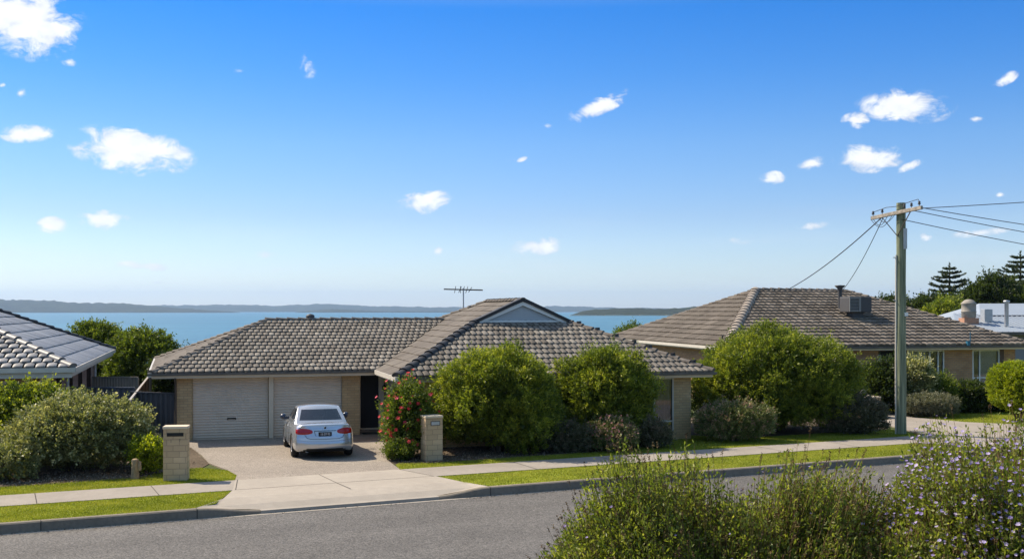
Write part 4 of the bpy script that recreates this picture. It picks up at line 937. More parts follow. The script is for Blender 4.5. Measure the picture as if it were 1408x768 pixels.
# ================================================================== fences
def ribbed(name, p, q, z0, z1, m, label, rib=.19, cap=None, post=2.4):
    p, q = Vector((*p, 0)), Vector((*q, 0)); d = (q-p); L = d.length; ang = math.atan2(d.y, d.x)
    root = thing(name, label, 'fence', (p.x, p.y, 0), ang)
    n = int(L/rib*4); vs = []; pr = [0, .028, .028, 0]
    for i in range(n+1): vs += [(L*i/n, pr[i % 4]-.014, z0), (L*i/n, pr[i % 4]-.014, z1)]
    MB().add(vs, [(2*i, 2*i+2, 2*i+3, 2*i+1) for i in range(n)]).build('panel', m, root)
    MB().box(0, L, -.035, .035, z1, z1+.05).build('top_rail', cap or m, root)
    for i in range(int(L/post)+2):
        x = min(L, i*post); MB().box(x-.03, x+.03, -.045, .045, 0, z1-.001).build('post', m, root)
    return root
ribbed('metal_fence', (-12.55, 35.9), (-10.95, 35.35), 0.02, 1.50, 'fence', 'charcoal ribbed metal fence beside the garage wall')
ribbed('metal_fence', (-11.35, 32.3), (-15.4, 46.5), 0.02, 1.48, 'fence', 'long boundary fence with pale capping running back to the trees', cap='fencecap')
ribbed('metal_fence', (-16.2, 38.2), (-13.1, 37.9), 0.02, 1.50, 'fenceblue', 'blue grey metal fence behind the pink brick side wall')
ribbed('paling_fence', (-18.2, 45.5), (-15.5, 45.2), 0.02, 1.42, 'fencebeige', 'beige upright paling fence in front of the trees', rib=.12)

# ================================================================== letterbox pillars
def text_mesh(s, size, ext=.003):
    cu = bpy.data.curves.new('t', 'FONT'); cu.body = s; cu.size = size; cu.extrude = ext; cu.align_x = 'CENTER'; cu.align_y = 'CENTER'
    o = bpy.data.objects.new('t', cu); COL.objects.link(o); dg = bpy.context.evaluated_depsgraph_get()
    me = bpy.data.meshes.new_from_object(o.evaluated_get(dg)); bpy.data.objects.remove(o); return me
P1 = thing('letterbox_pillar', 'blockwork letterbox pillar with long black slot beside left hedge', 'letterbox', (-8.35, 27.15, 0), R_(8))
b = MB(); b.box(-.285, .285, -.2, .2, -.05, 1.28); b.build('pillar', 'block', P1, bevel=.006)
MB().box(-.30, .30, -.215, .215, 1.282, 1.345).build('cap', 'cap', P1, bevel=.008)
MB().box(-.20, .20, -.206, -.196, 1.10, 1.19).build('mail_slot', 'black', P1)
l = text_mesh('1', .11, .002); o = link('number', l, 'gutterdark', P1); o.location = (-.10, -.203, .98); o.rotation_euler = (R_(90), 0, 0)
o2 = link('number', text_mesh('7', .09, .002), 'gutterdark', P1); o2.location = (.11, -.203, 1.0); o2.rotation_euler = (R_(90), 0, 0)
P2 = thing('letterbox_pillar', 'blockwork letterbox pillar with small metal plate before the red flowering bush', 'letterbox', (-2.27, 30.8, 0), R_(25.2))
b = MB(); b.box(-.255, .255, -.21, .21, -.05, 1.20); b.build('pillar', 'block', P2, bevel=.006)
MB().box(-.265, .265, -.22, .22, 1.202, 1.255).build('cap', 'cap', P2, bevel=.006)
pf = MB(); pf.box(-.11, .17, -.222, -.208, .98, 1.11); PF = pf.build('letter_flap', 'gutterdark', P2)
MB().box(-.09, .15, -.228, -.2225, 1.00, 1.09).build('flap_door', 'galv', PF)
P3 = thing('block_wall', 'pale stub wall at the neighbour driveway behind the dark low shrub', 'wall', (14.1, 43.0, 0), R_(14))
MB().box(-.32, .32, -.25, 1.6, -.05, .78).build('pillar', 'block', P3, bevel=.01); MB().box(-.34, .34, -.27, 1.62, .782, .83).build('cap', 'cap', P3, bevel=.01)
or_ = MB(); or_.lathe([(.10, 0), (.16, .06), (.13, .16), (.05, .26), (.07, .32), (.03, .42), (0, .44)], (0, 0, 0), 10)
or_o = or_.build('garden_ornament', mat('pale_stone', (.42, .40, .37), .9, noise=[(20, .3)])); or_o.location = (13.85, 43.0, .832); tag(or_o, 'weathered pale ornament standing on the stub wall', 'ornament')

# ================================================================== utility pole
PX, PY = 13.3, 37.3
UP = thing('utility_pole', 'weathered green timber power pole with sloping crossarm', 'power pole', (PX, PY, 0))
mb = MB(); zs = np.linspace(-.3, 7.88, 16); rgp = random.Random(4)
mb.tube([(rgp.uniform(-.008, .008), rgp.uniform(-.008, .008), z) for z in zs], [.18-.03*(z/7.88) for z in zs], 18); mb.build('pole', 'pole', UP)
ca = Vector((.426, -.905, 0)); off = Vector((-.905, -.426, 0))*.22
aL, aR = -1.15*ca + off + Vector((0, 0, 7.44)), 1.15*ca + off + Vector((0, 0, 7.62))
MB().bar(aL, aR, .10, .12).build('crossarm', 'arm', UP, bevel=.008)
CA = bpy.data.objects['crossarm']
for tt in (.03, .22, .66, .80, .95):
    p = aL.lerp(aR, tt) + Vector((0, 0, .06)); i_ = MB(); i_.lathe([(.012, 0), (.012, .05), (.045, .06), (.05, .09), (.03, .11), (.045, .13), (.03, .17), (0, .18)], p, 10); i_.build('insulator', 'coolerdark', CA)
for e, dz in ((.22, -.75), (.78, -.75)):
    a_ = aL.lerp(aR, e) + Vector((0, 0, -.06)); MB().bar(a_, Vector((0, 0, 7.50+dz)) + off*.75, .04, .012).build('brace', 'gutterdark', UP)
l = MB(); l.tube([aL.lerp(aR, .05)+Vector((0,0,.2)), aL.lerp(aR, .3)+Vector((0,0,.26)), Vector((0, 0, 7.75))+off, aL.lerp(aR, .8)+Vector((0,0,.28)), aL.lerp(aR, .93)+Vector((0,0,.30)), aL.lerp(aR, .97)+Vector((0,0,.12))], .011, 5)
for (e0, e1, dip) in ((.0, .45, .35), (.05, .35, .28), (.15, .5, .22)):
    a_, b_ = aL.lerp(aR, e0), aL.lerp(aR, e1); l.tube([a_.lerp(b_, k/10) + Vector((0, 0, -.04-dip*math.sin(math.pi*k/10))) + off*.2 for k in range(11)], .010, 5)
l.build('jumper_cable', 'wire', UP)
p_ = MB(); p_.box(.02, .145, -.19, -.165, 6.3, 7.0); p_.build('number_plate', 'galv', UP)
MB().box(.06, .18, -.185, -.17, 4.02, 4.14).build('asset_tag', 'white', UP)
cd = MB(); cd.tube([(-.19, -.03, 0), (-.185, -.03, 3.1), (-.175, -.03, 6.1)], .032, 8); cd.box(-.28, -.16, -.04, -.02, 6.0, 6.03); cd.box(-.28, -.16, -.04, -.02, 4.55, 4.58); cd.build('conduit', 'guttercream', UP)
def wire(a, b, sag, label, r=.013, n=24, g_='overhead wires on the power pole'):
    a, b = Vector(a), Vector(b); pts = [a.lerp(b, k/n) - Vector((0, 0, 4*sag*(k/n)*(1-k/n))) for k in range(n+1)]
    tag(MB().tube(pts, r, 5).build('power_wire', 'wire'), label, 'wire', g_)
base = Vector((PX, PY, 0)); rdir = Vector((.905, .426, 0))
wire(base+aL.lerp(aR, .98)+Vector((0,0,.0)), base+aR+rdir*45+Vector((0, 0, -1.2)), .7, 'topmost road wire leaving the right tip of the crossarm')
wire(base+aL.lerp(aR, .86)+Vector((0,0,-.06)), base+aL.lerp(aR, .8)+rdir*45+Vector((0, 0, -1.6)), .9, 'middle of the road wires sagging off to the right')
wire(base+aL.lerp(aR, .6)+Vector((0,0,-.25)), base+aL.lerp(aR, .5)+rdir*45+Vector((0, 0, -2.0)), 1.0, 'lowest road wire starting just behind the pole')
wire(base+aL.lerp(aR, .90)+Vector((0,0,.0)), base+Vector((30, -14, 10.2)), .5, 'rising wire crossing above the other road wires')
c12, s12 = math.cos(A12), math.sin(A12)
def Cw(s, t, z): return (9.2 + c12*s - s12*t, 47 + s12*s + c12*t, z)
wire(base+aL.lerp(aR, .20)+Vector((0,0,-.06)), Cw(6.9, 9.0, 5.12), .25, 'thick service line from crossarm to ridge of the tan brick house', r=.020)
wire(base+aL.lerp(aR, .24)+Vector((0,0,-.06)), Cw(10.2, 8.75, 5.15), .25, 'steeper thin service line ending beside the box cooler', r=.014)

# ================================================================== car
CAR = thing('parked_car', 'silver sedan seen from behind on the aggregate driveway', 'car', (-5.26, 30.75, .006), R_(16.6))
paint = mat('silver_paint', (0.50, 0.515, 0.53), .25, .5, metal=.6, coat=.9)
black_ = M['black']
def grid_box(cols, rows, stns, P):
    """surface of a box grid; P(i,j,k)->co; returns verts, faces, tags(side, idx)"""
    ni, nj, nk = len(cols), len(stns), len(rows); ids = {}; V = []; F = []; T = []
    def vid(i, j, k):
        if (i, j, k) not in ids: ids[(i, j, k)] = len(V); V.append(P(i, j, k))
        return ids[(i, j, k)]
    for i in range(ni-1):
        for k in range(nk-1):
            F.append((vid(i,0,k), vid(i+1,0,k), vid(i+1,0,k+1), vid(i,0,k+1))); T.append(('rear', i, k))
            F.append((vid(i+1,nj-1,k), vid(i,nj-1,k), vid(i,nj-1,k+1), vid(i+1,nj-1,k+1))); T.append(('front', i, k))
        for j in range(nj-1):
            F.append((vid(i,j,nk-1), vid(i+1,j,nk-1), vid(i+1,j+1,nk-1), vid(i,j+1,nk-1))); T.append(('top', i, j))
            F.append((vid(i+1,j,0), vid(i,j,0), vid(i,j+1,0), vid(i+1,j+1,0))); T.append(('bottom', i, j))
    for j in range(nj-1):
        for k in range(nk-1):
            F.append((vid(0,j+1,k), vid(0,j,k), vid(0,j,k+1), vid(0,j+1,k+1))); T.append(('left', j, k))
            F.append((vid(ni-1,j,k), vid(ni-1,j+1,k), vid(ni-1,j+1,k+1), vid(ni-1,j,k+1))); T.append(('right', j, k))
    return V, F, T
def subdivided(V, F, mi, mats, lv=2, cut=()):
    me = bpy.data.meshes.new('tmp'); me.from_pydata(V, [], F); me.polygons.foreach_set('material_index', mi); me.polygons.foreach_set('use_smooth', [True]*len(F))
    for m_ in mats: me.materials.append(m_)
    o = bpy.data.objects.new('tmp', me); COL.objects.link(o)
    s = o.modifiers.new('s', 'SUBSURF'); s.levels = lv; s.render_levels = lv
    for c_ in cut:
        bm_ = o.modifiers.new('b', 'BOOLEAN'); bm_.object = c_; bm_.operation = 'DIFFERENCE'; bm_.solver = 'EXACT'
    dg = bpy.context.evaluated_depsgraph_get(); dg.update(); r = bpy.data.meshes.new_from_object(o.evaluated_get(dg)); bpy.data.objects.remove(o); return r
def split_mat(me, k):
    bm = bmesh.new(); bm.from_mesh(me); bmesh.ops.delete(bm, geom=[f for f in bm.faces if f.material_index != k], context='FACES')
    for f in bm.faces: f.material_index = 0
    m2 = bpy.data.meshes.new('part'); bm.to_mesh(m2); bm.free(); m2.materials.clear(); return m2
stn = [0, .10, .42, .95, 1.5, 2.2, 2.9, 3.45, 3.95, 4.3, 4.42]
hw = [.70, .80, .865, .885, .89, .89, .885, .87, .83, .74, .60]
zt = [.965, 1.0, 1.005, .985, .955, .94, .93, .90, .83, .72, .60]
rowz = [.20, .30, .46, .60, .74, None]
colf = [-1, -.78, -.4, 0, .4, .78, 1]
def PB(i, j, k):
    z = rowz[k] if rowz[k] is not None else zt[j]
    z = min(z, zt[j] - .02*(5-k)) if k < 5 else z
    f = [.93, .985, 1.0, .985, .975, .90][k]
    x = colf[i]*hw[j]*f; y = stn[j]
    if j <= 1:
        cx_ = abs(colf[i]); y += [.10, .0, -.02, .04, .06, .08][k]*(1 if j == 0 else .5) + (.20 if j == 0 else .12)*cx_**3
    if j >= 9: y -= .22*abs(colf[i])**2.5 + [.06, 0, 0, .02, .05, .12][k]
    if k == 5: z -= .045*abs(colf[i])**3 + (.0 if j else .0)
    if k == 0 and j == 0: z += .03
    return (x, y, z)
V, F, T = grid_box(colf, rowz, stn, PB)
mi = []
for t in T:
    m_ = 0
    if t[0] == 'bottom' or (t[0] == 'rear' and t[2] == 0 and 0 < t[1] < 5): m_ = 1
    mi.append(m_)
cuts = []
for yy in (.92, 3.42):
    for sg in (-1, 1):
        c_ = MB(); c_.lathe([(0, -.16), (.345, -.16), (.345, .16), (0, .16)], (sg*.86, yy, .33), 32, 'x'); co_ = c_.build('cut', 'black'); cuts.append(co_)
bmz = subdivided(V, F, mi, [paint, black_], 2, cuts)
for c_ in cuts: bpy.data.objects.remove(c_)
for k_, m_ in enumerate(list(bmz.materials)):
    pass
body = bpy.data.objects.new('body', bmz); COL.objects.link(body); body.parent = CAR
from mathutils.bvhtree import BVHTree
bt = bmesh.new(); bt.from_mesh(bmz); tree = BVHTree.FromBMesh(bt)
def rear_y(x, z):
    h = tree.ray_cast(Vector((x, -1, z)), Vector((0, 1, 0))); return h[0].y if h[0] is not None and h[0].y < .6 else .3
# cabin
cc = [-1, -.94, -.5, 0, .5, .94, 1]; cz_ = [.90, .955, 1.365, 1.405]; cs = [0, .08, .34, .52, .62, .90, 1]
def PCb(i, j, k):
    z = cz_[k]; u = (z-.90)/.50
    yr = .88 + .72*u**1.15; yf_ = 3.32 - .98*u; wdt = .80 - .205*u
    y = yr + (yf_-yr)*cs[j]; x = cc[i]*wdt
    e = min(cs[j], 1-cs[j])
    x *= 1 - (.07 if j in (0, 6) else .0)
    if k == 3: z -= .05*abs(cc[i])**3; z += .015*math.sin(math.pi*cs[j]) - (.012 if j in (0, 6) else 0)
    if j == 0: y += .10*abs(cc[i])**2
    if j == 6: y -= .22*abs(cc[i])**2
    return (x, y, z)
V, F, T = grid_box(cc, cz_, cs, PCb)
mi = []
for t in T:
    m_ = 0
    if t[0] in ('rear', 'front') and t[2] == 1 and 1 <= t[1] <= 4: m_ = 1
    if t[0] in ('left', 'right') and t[2] == 1 and t[1] in (1, 2, 4): m_ = 2
    if t[0] in ('left', 'right') and t[2] == 1 and t[1] == 3: m_ = 3
    if t[0] == 'bottom': m_ = 4
    mi.append(m_)
cm = subdivided(V, F, mi, [paint, M['carglass'], M['carglass'], black_, black_], 2)
link('cabin_shell', split_mat(cm, 0), paint, CAR)
gl = split_mat(cm, 1); bm = bmesh.new(); bm.from_mesh(gl); 
def half(me, cond):
    bm = bmesh.new(); bm.from_mesh(me); bmesh.ops.delete(bm, geom=[f for f in bm.faces if not cond(f.calc_center_median())], context='FACES'); r = bpy.data.meshes.new('h'); bm.to_mesh(r); bm.free(); r.materials.clear(); return r
link('rear_window', half(gl, lambda c: c.y < 2), 'carglass', CAR); link('windscreen', half(gl, lambda c: c.y > 2), 'carglass', CAR)
sg_ = split_mat(cm, 2); link('side_window', half(sg_, lambda c: c.x < 0), 'carglass', CAR); link('side_window', half(sg_, lambda c: c.x > 0), 'carglass', CAR)
dp_ = split_mat(cm, 3); link('door_post', half(dp_, lambda c: c.x < 0), 'black', CAR); link('door_post', half(dp_, lambda c: c.x > 0), 'black', CAR)
for x in (-.36, .36):
    s = MB(); s.box(x-.22, x+.22, 1.55, 1.70, .80, 1.10); s.build('rear_seat', 'dark', CAR, bevel=.05)
    MB().box(x-.13, x+.13, 1.58, 1.68, 1.08, 1.24).build('head_rest', 'coolerdark', CAR, bevel=.04); MB().box(x-.13, x+.13, 2.25, 2.36, 1.0, 1.27).build('head_rest', 'coolerdark', CAR, bevel=.04)
def rear_patch(cols, off, name, m, parent, nz=6, side_wrap=None):
    vs = []; n = len(cols)
    for (x, z0, z1) in cols:
        for k in range(nz+1):
            z = z0 + (z1-z0)*k/nz; e = 1 if (0 < k < nz and x not in (cols[0][0], cols[-1][0])) else .2
            vs.append((x, rear_y(x, z)-off*e, z))
    c = nz+1; mb = MB().add(vs, [(i*c+k, (i+1)*c+k, (i+1)*c+k+1, i*c+k+1) for i in range(n-1) for k in range(nz)], True); return mb.build(name, m, parent)
lens = mat('lamp_red', (.34, .003, .005), .15, .5, coat=.2); lensd = mat('lamp_red_dark', (.12, .004, .006), .15, .6, coat=1.0); lensp = mat('lamp_pale', (.45, .06, .05), .12, .6, coat=1.0)
for sg in (-1, 1):
    base_ = [(.34, .77, .80), (.37, .735, .83), (.44, .715, .855), (.52, .705, .868), (.60, .70, .872), (.68, .70, .87), (.74, .705, .865), (.775, .715, .86), (.795, .73, .85)]
    tl_ = rear_patch([(sg*x, a_, b_) for x, a_, b_ in base_], .014, 'tail_light', lens, CAR)
    rear_patch([(sg*x, .775, .80) for x in (.42, .5, .58, .66, .72, .76)], .018, 'lamp_strip', lensd, tl_, 2)
    rear_patch([(sg*x, .73, .745) for x in (.42, .5, .58, .66, .72)], .018, 'lamp_strip', lensp, tl_, 2)
def rline(pts, r, name, m='black', parent=CAR, off=.002):
    P = []
    for (x0, z0), (x1, z1) in zip(pts[:-1], pts[1:]):
        for k in range(6): x, z = x0+(x1-x0)*k/6, z0+(z1-z0)*k/6; P.append((x, rear_y(x, z)-off, z))
    P.append((pts[-1][0], rear_y(*pts[-1])-off, pts[-1][1])); MB().tube(P, r, 5).build(name, m, parent)
rline([(-.56, .70), (-.50, .61), (-.4, .585), (0, .58), (.4, .585), (.50, .61), (.56, .70)], .006, 'boot_seam')
rline([(-.30, .80), (-.27, .70), (-.25, .66)], .007, 'boot_seam'); rline([(-.30, .805), (0, .81), (.32, .805)], .009, 'boot_seam')
rline([(-.78, .545), (-.5, .52), (0, .51), (.5, .52), (.78, .545)], .003, 'bumper_seam')
rear_patch([(x, .20+.03*(abs(x)/.6)**2, .305-.03*(abs(x)/.6)**3) for x in np.linspace(-.60, .60, 13)], .012, 'bumper_valance', 'black', CAR, 3)
y_ = rear_y(0, .72)
PLT = MB().box(-.185, .185, y_-.022, y_-.004, .655, .775).build('number_plate', 'black', CAR, bevel=.008)
tm = link('plate_text', text_mesh('1B EM·90', .088, .001), mat('plate_grey', (.62, .63, .66), .5), PLT); tm.location = (0, y_-.025, .715); tm.rotation_euler = (R_(90), 0, 0); tm.scale = (.80, 1, 1)
yb = rear_y(0, .90); bd = MB().lathe([(0, -.008), (.036, -.008), (.036, .004), (0, .004)], (0, yb-.004, .895), 16, 'y').build('badge', 'galv', CAR)
MB().lathe([(0, -.004), (.026, -.004), (.026, .002), (0, .002)], (.0, yb-.014, .895), 14, 'y').build('badge_center', 'black', bd)
MB().lathe([(.036, 0), (.036, .12)], (-.50, rear_y(-.5, .25)-.02, .225), 14, 'y').lathe([(0, .05), (.033, .05)], (-.50, rear_y(-.5, .25)-.02, .225), 14, 'y').build('exhaust_pipe', 'galv', CAR)
for sg in (-1, 1):
    mr = MB(); mr.lathe([(0, -.085), (.05, -.08), (.085, -.03), (.09, .03), (.06, .08), (0, .09)], (sg*.945, 2.72, .995), 12, 'x'); mr.obox((sg*.84, 2.72, .955), (1,0,0), (0,1,0), (0,0,1), .11, .05, .045)
    mo = mr.build('door_mirror', mat('mirror_blue', (.02, .035, .07), .25, .5, coat=.5), CAR)
    for yy in (1.75, 2.55): MB().box(sg*.872-.02, sg*.872+.02, yy, yy+.17, .80, .825).build('door_handle', 'galv', CAR, bevel=.006)
    MB().tube([(sg*.893, 1.55, .30), (sg*.897, 1.52, .6), (sg*.85, 1.48, .92)], .004, 5).build('door_seam', 'black', CAR)
    MB().tube([(sg*.893, 2.35, .30), (sg*.897, 2.35, .6), (sg*.85, 2.35, .92)], .004, 5).build('door_seam', 'black', CAR)
rim_m = mat('alloy', (.5, .5, .52), .3, .5, metal=.8)
for yy in (.92, 3.42):
    for sg in (-1, 1):
        tY = MB().lathe([(.20, -.10), (.30, -.10), (.318, -.07), (.325, 0), (.318, .07), (.30, .10), (.20, .10)], (sg*.765, yy, .325), 28, 'x').build('wheel', mat('tyre', (.018, .018, .018), .8) if 'tyre' not in bpy.data.materials else bpy.data.materials['tyre'], CAR)
        rm = MB(); rm.lathe([(.205, .075*sg), (.205, .095*sg), (.18, .085*sg), (.175, .0)], (sg*.765, yy, .325), 24, 'x')
        for k in range(5):
            a_ = 2*math.pi*k/5 + .3; rm.bar((sg*.845, yy, .325), (sg*.84, yy+math.cos(a_)*.19, .325+math.sin(a_)*.19), .045, .02, up=(1, 0, 0))
        rm.lathe([(0, .09*sg), (.04, .085*sg), (.05, .06*sg)], (sg*.765, yy, .325), 12, 'x'); rm.build('rim', rim_m, tY)

# ================================================================== shrubs and hedges
shrub('hedge_shrub', 'broad grey green flowering hedge shrub behind the left letterbox pillar', 'shrub', (-11.5, 28.9), (1.95, 1.45), 1.92, 'olive', n=30000, leaf=.065, asp=.5, seed=1, lobes=34, lobe_r=.36, spiky=.25)
shrub('leafy_shrub', 'taller yellow green leafy shrub behind the grey green hedge', 'shrub', (-13.3, 30.2), (1.35, 1.2), 2.22, 'bright', n=12000, leaf=.085, asp=.5, seed=2, lobes=26, lobe_r=.32)
shrub('leafy_shrub', 'low pale green shrub at the left edge foot of the hedge', 'shrub', (-12.6, 27.2), (.75, .6), .78, 'olive', n=5000, leaf=.06, asp=.5, seed=3, lobes=14)
shrub('leafy_shrub', 'small bright yellow green shrub between hedge and left letterbox', 'shrub', (-9.4, 28.2), (.45, .42), .92, 'lime', n=3600, leaf=.06, asp=.4, seed=4, lobes=12, up=.9)
shrub('leafy_shrub', 'grey twiggy shrub beside the dark fence and garage corner', 'shrub', (-10.6, 31.6), (.5, .5), .6, 'grey', n=2500, leaf=.05, seed=5, lobes=10)
st = MB(); st.lathe([(.12, -.05), (.10, .15), (.085, .35), (.095, .47), (.03, .50), (0, .46)], (0, 0, 0), 10); st.lathe([(.05, .2), (.045, .42), (0, .44)], (.11, 0, 0), 8)
so_ = st.build('tree_stump', 'stump'); so_.location = (-9.45, 27.35, 0); tag(so_, 'small sawn wooden stump at the end of the hedge', 'stump')
shrub('oleander_shrub', 'leafy shrub with red flowers beside the right letterbox pillar', 'shrub', (-2.98, 31.55), (.68, .7), 2.06, 'mid', n=11000, leaf=.085, asp=.28, seed=6, lobes=26, up=.7, lobe_r=.3, flowers=('red', 130, .055, .2), spiky=.3)
shrub('leafy_shrub', 'low spiky ground shrub at the driveway edge below the red flowers', 'shrub', (-3.2, 30.75), (.38, .36), .5, 'mid', n=2600, leaf=.07, asp=.22, seed=7, lobes=10, up=1.0)
shrub('round_shrub', 'large dense green shrub right of the red flowering bush', 'shrub', (-.42, 32.55), (1.95, 1.6), 3.17, 'bright', n=46000, leaf=.085, asp=.27, seed=8, lobes=44, up=.9, lobe_r=.42, clump=22)
shrub('round_shrub', 'second large green shrub left of the dark house window', 'shrub', (2.85, 34.15), (1.60, 1.25), 3.08, 'bright', n=38000, leaf=.085, asp=.27, seed=9, lobes=40, up=.9, lobe_r=.42, clump=22)
shrub('round_shrub', 'widest dome shaped green shrub left of the power pole', 'shrub', (9.35, 38.3), (3.2, 2.2), 3.62, 'bright', n=80000, leaf=.09, asp=.27, seed=10, lobes=70, up=.85, lobe_r=.34, clump=22)
shrub('heath_shrub', 'pinkish grey low shrub in front of the widest dome shrub', 'shrub', (7.2, 35.3), (1.45, .85), 1.25, 'pink', n=15000, leaf=.06, asp=.35, seed=11, lobes=24, up=.8)
shrub('heath_shrub', 'reddish flowering low shrub before the second large shrub', 'shrub', (2.95, 32.75), (.80, .6), .92, 'pink', n=9000, leaf=.055, asp=.4, seed=12, lobes=18, up=.8, flowers=(rnd_mat('petal_dusky', [(0, (.30, .10, .10)), (1, (.48, .22, .22))], .8, .1, trans=.2), 260, .03, .45))
shrub('heath_shrub', 'dark plum coloured low shrub below the dark house window', 'shrub', (4.15, 33.6), (.72, .55), .85, 'plum', n=6500, leaf=.055, seed=13, lobes=16)
shrub('heath_shrub', 'dark low shrub between the two large green shrubs', 'shrub', (1.5, 32.5), (.95, .55), .85, 'plum', n=8000, leaf=.055, seed=14, lobes=18)
shrub('heath_shrub', 'dark twiggy low shrub in front of the pale stub wall', 'shrub', (11.75, 37.4), (1.15, .85), 1.30, 'plum', n=13000, leaf=.06, seed=15, lobes=22)
shrub('leafy_shrub', 'tall dark leafy shrub by the neighbour front door', 'shrub', (15.3, 44.9), (1.0, .95), 2.15, 'dark', n=12000, leaf=.10, asp=.4, seed=16, lobes=20, spiky=.3)
shrub('leafy_shrub', 'tall light leaved shrub just right of the pole before the neighbour window', 'shrub', (16.5, 44.6), (.62, .7), 2.15, 'olive', n=12000, leaf=.10, asp=.4, seed=17, lobes=22, spiky=.35)
shrub('leafy_shrub', 'sloping light green shrub under the neighbour front window', 'shrub', (17.3, 45.0), (1.05, .8), 1.50, 'mid', n=11000, leaf=.09, asp=.4, seed=18, lobes=20, spiky=.3)
shrub('leafy_shrub', 'dark rounded shrub against the neighbour brick pier', 'shrub', (18.9, 45.4), (1.2, .85), 1.22, 'dark', n=11000, leaf=.08, asp=.4, seed=19, lobes=20)
shrub('leafy_shrub', 'dark low shrub behind the clipped round shrub', 'shrub', (20.6, 45.6), (.9, .6), .85, 'dark', n=6000, leaf=.08, asp=.4, seed=20, lobes=14)
shrub('cushion_shrub', 'pale grey low cushion shrub behind the power pole', 'shrub', (16.55, 43.3), (1.15, .75), .92, 'grey', n=14000, leaf=.055, asp=.25, seed=21, lobes=18, lobe_r=.22, up=.9)
shrub('clipped_shrub', 'clipped ball shaped lime green shrub on a short trunk', 'shrub', (19.35, 41.7), (1.02, 1.02), 2.26, 'lime', n=34000, leaf=.05, asp=.5, seed=22, lobes=40, lobe_r=.06, up=.2, base=.42, spiky=.0, trunk_r=.035, clump=14)
# trees behind the fence and behind the houses
def tree(name, label, c, r, h, m, n, leaf, seed, base=.5, lobes=30, asp=.4, tr=.12, z0=0., lobe_r=.3, up=.4, group=None, clump=18):
    o = shrub(name, label, 'tree', c, r, h, m, n=n, leaf=leaf, asp=asp, seed=seed, lobes=lobes, base=base, trunk_r=tr, z0=z0, lobe_r=lobe_r, up=up, group=group, clump=clump)
    MB().tube([(0, 0, -.6), (.05, 0, base+.2), (0, .05, h*.6)], [tr*1.5, tr*1.1, tr*.5], 8).build('trunk', 'trunk', o); return o
tree('bushy_tree', 'taller dark green bushy tree behind the boundary fence', (-19.9, 52.5), (1.75, 1.6), 3.75, 'mid', 26000, .10, 31, base=.2)
tree('bushy_tree', 'lighter bushy tree touching the garage roof edge', (-17.1, 50.5), (1.75, 1.5), 3.25, 'mid', 26000, .10, 32, base=.2)
tree('bushy_tree', 'low dark tree just behind the garage corner', (-14.9, 48.6), (1.3, 1.2), 2.3, 'dark', 14000, .10, 33, base=.1)
tree('bushy_tree', 'small green tree top peeping over between the two tiled roofs', (7.6, 69.5), (1.1, 1.0), 3.35, 'mid', 7000, .11, 34, base=.8)
tree('bushy_tree', 'yellow green rounded tree below the left pine', (34.0, 85), (2.0, 1.8), 5.05, 'bright', 14000, .16, 35, base=1.5)
tree('bushy_tree', 'small bright green tree beside the brick chimney', (34.3, 80), (1.25, 1.1), 3.65, 'mid', 7000, .14, 36, base=1.0)
tree('banksia_tree', 'dark olive tall tree between the two pines', (42.3, 96), (3.1, 2.2), 7.1, 'dark', 20000, .20, 37, base=1.5, tr=.2)
tree('banksia_tree', 'dark olive tree right of the chimney beneath the right pine', (45.5, 94), (2.3, 2.0), 5.9, 'mid', 14000, .20, 38, base=1.2, tr=.2)
tree('gum_tree', 'distant flat topped tree just right of the power pole', (41.4, 105), (2.6, 2.0), 5.5, 'dark', 8000, .22, 39, base=3.6, tr=.14, lobe_r=.22)
tree('gum_tree', 'distant low tree left of the power pole above the ridge', (36.2, 104), (1.8, 1.5), 5.3, 'dark', 6000, .22, 40, base=3.2, tr=.14)
tree('gum_tree', 'hazy tree line clump behind the tan roof at the pole', (38.6, 108), (2.3, 1.5), 4.9, 'mid', 6000, .22, 41, base=2.5, tr=.14)
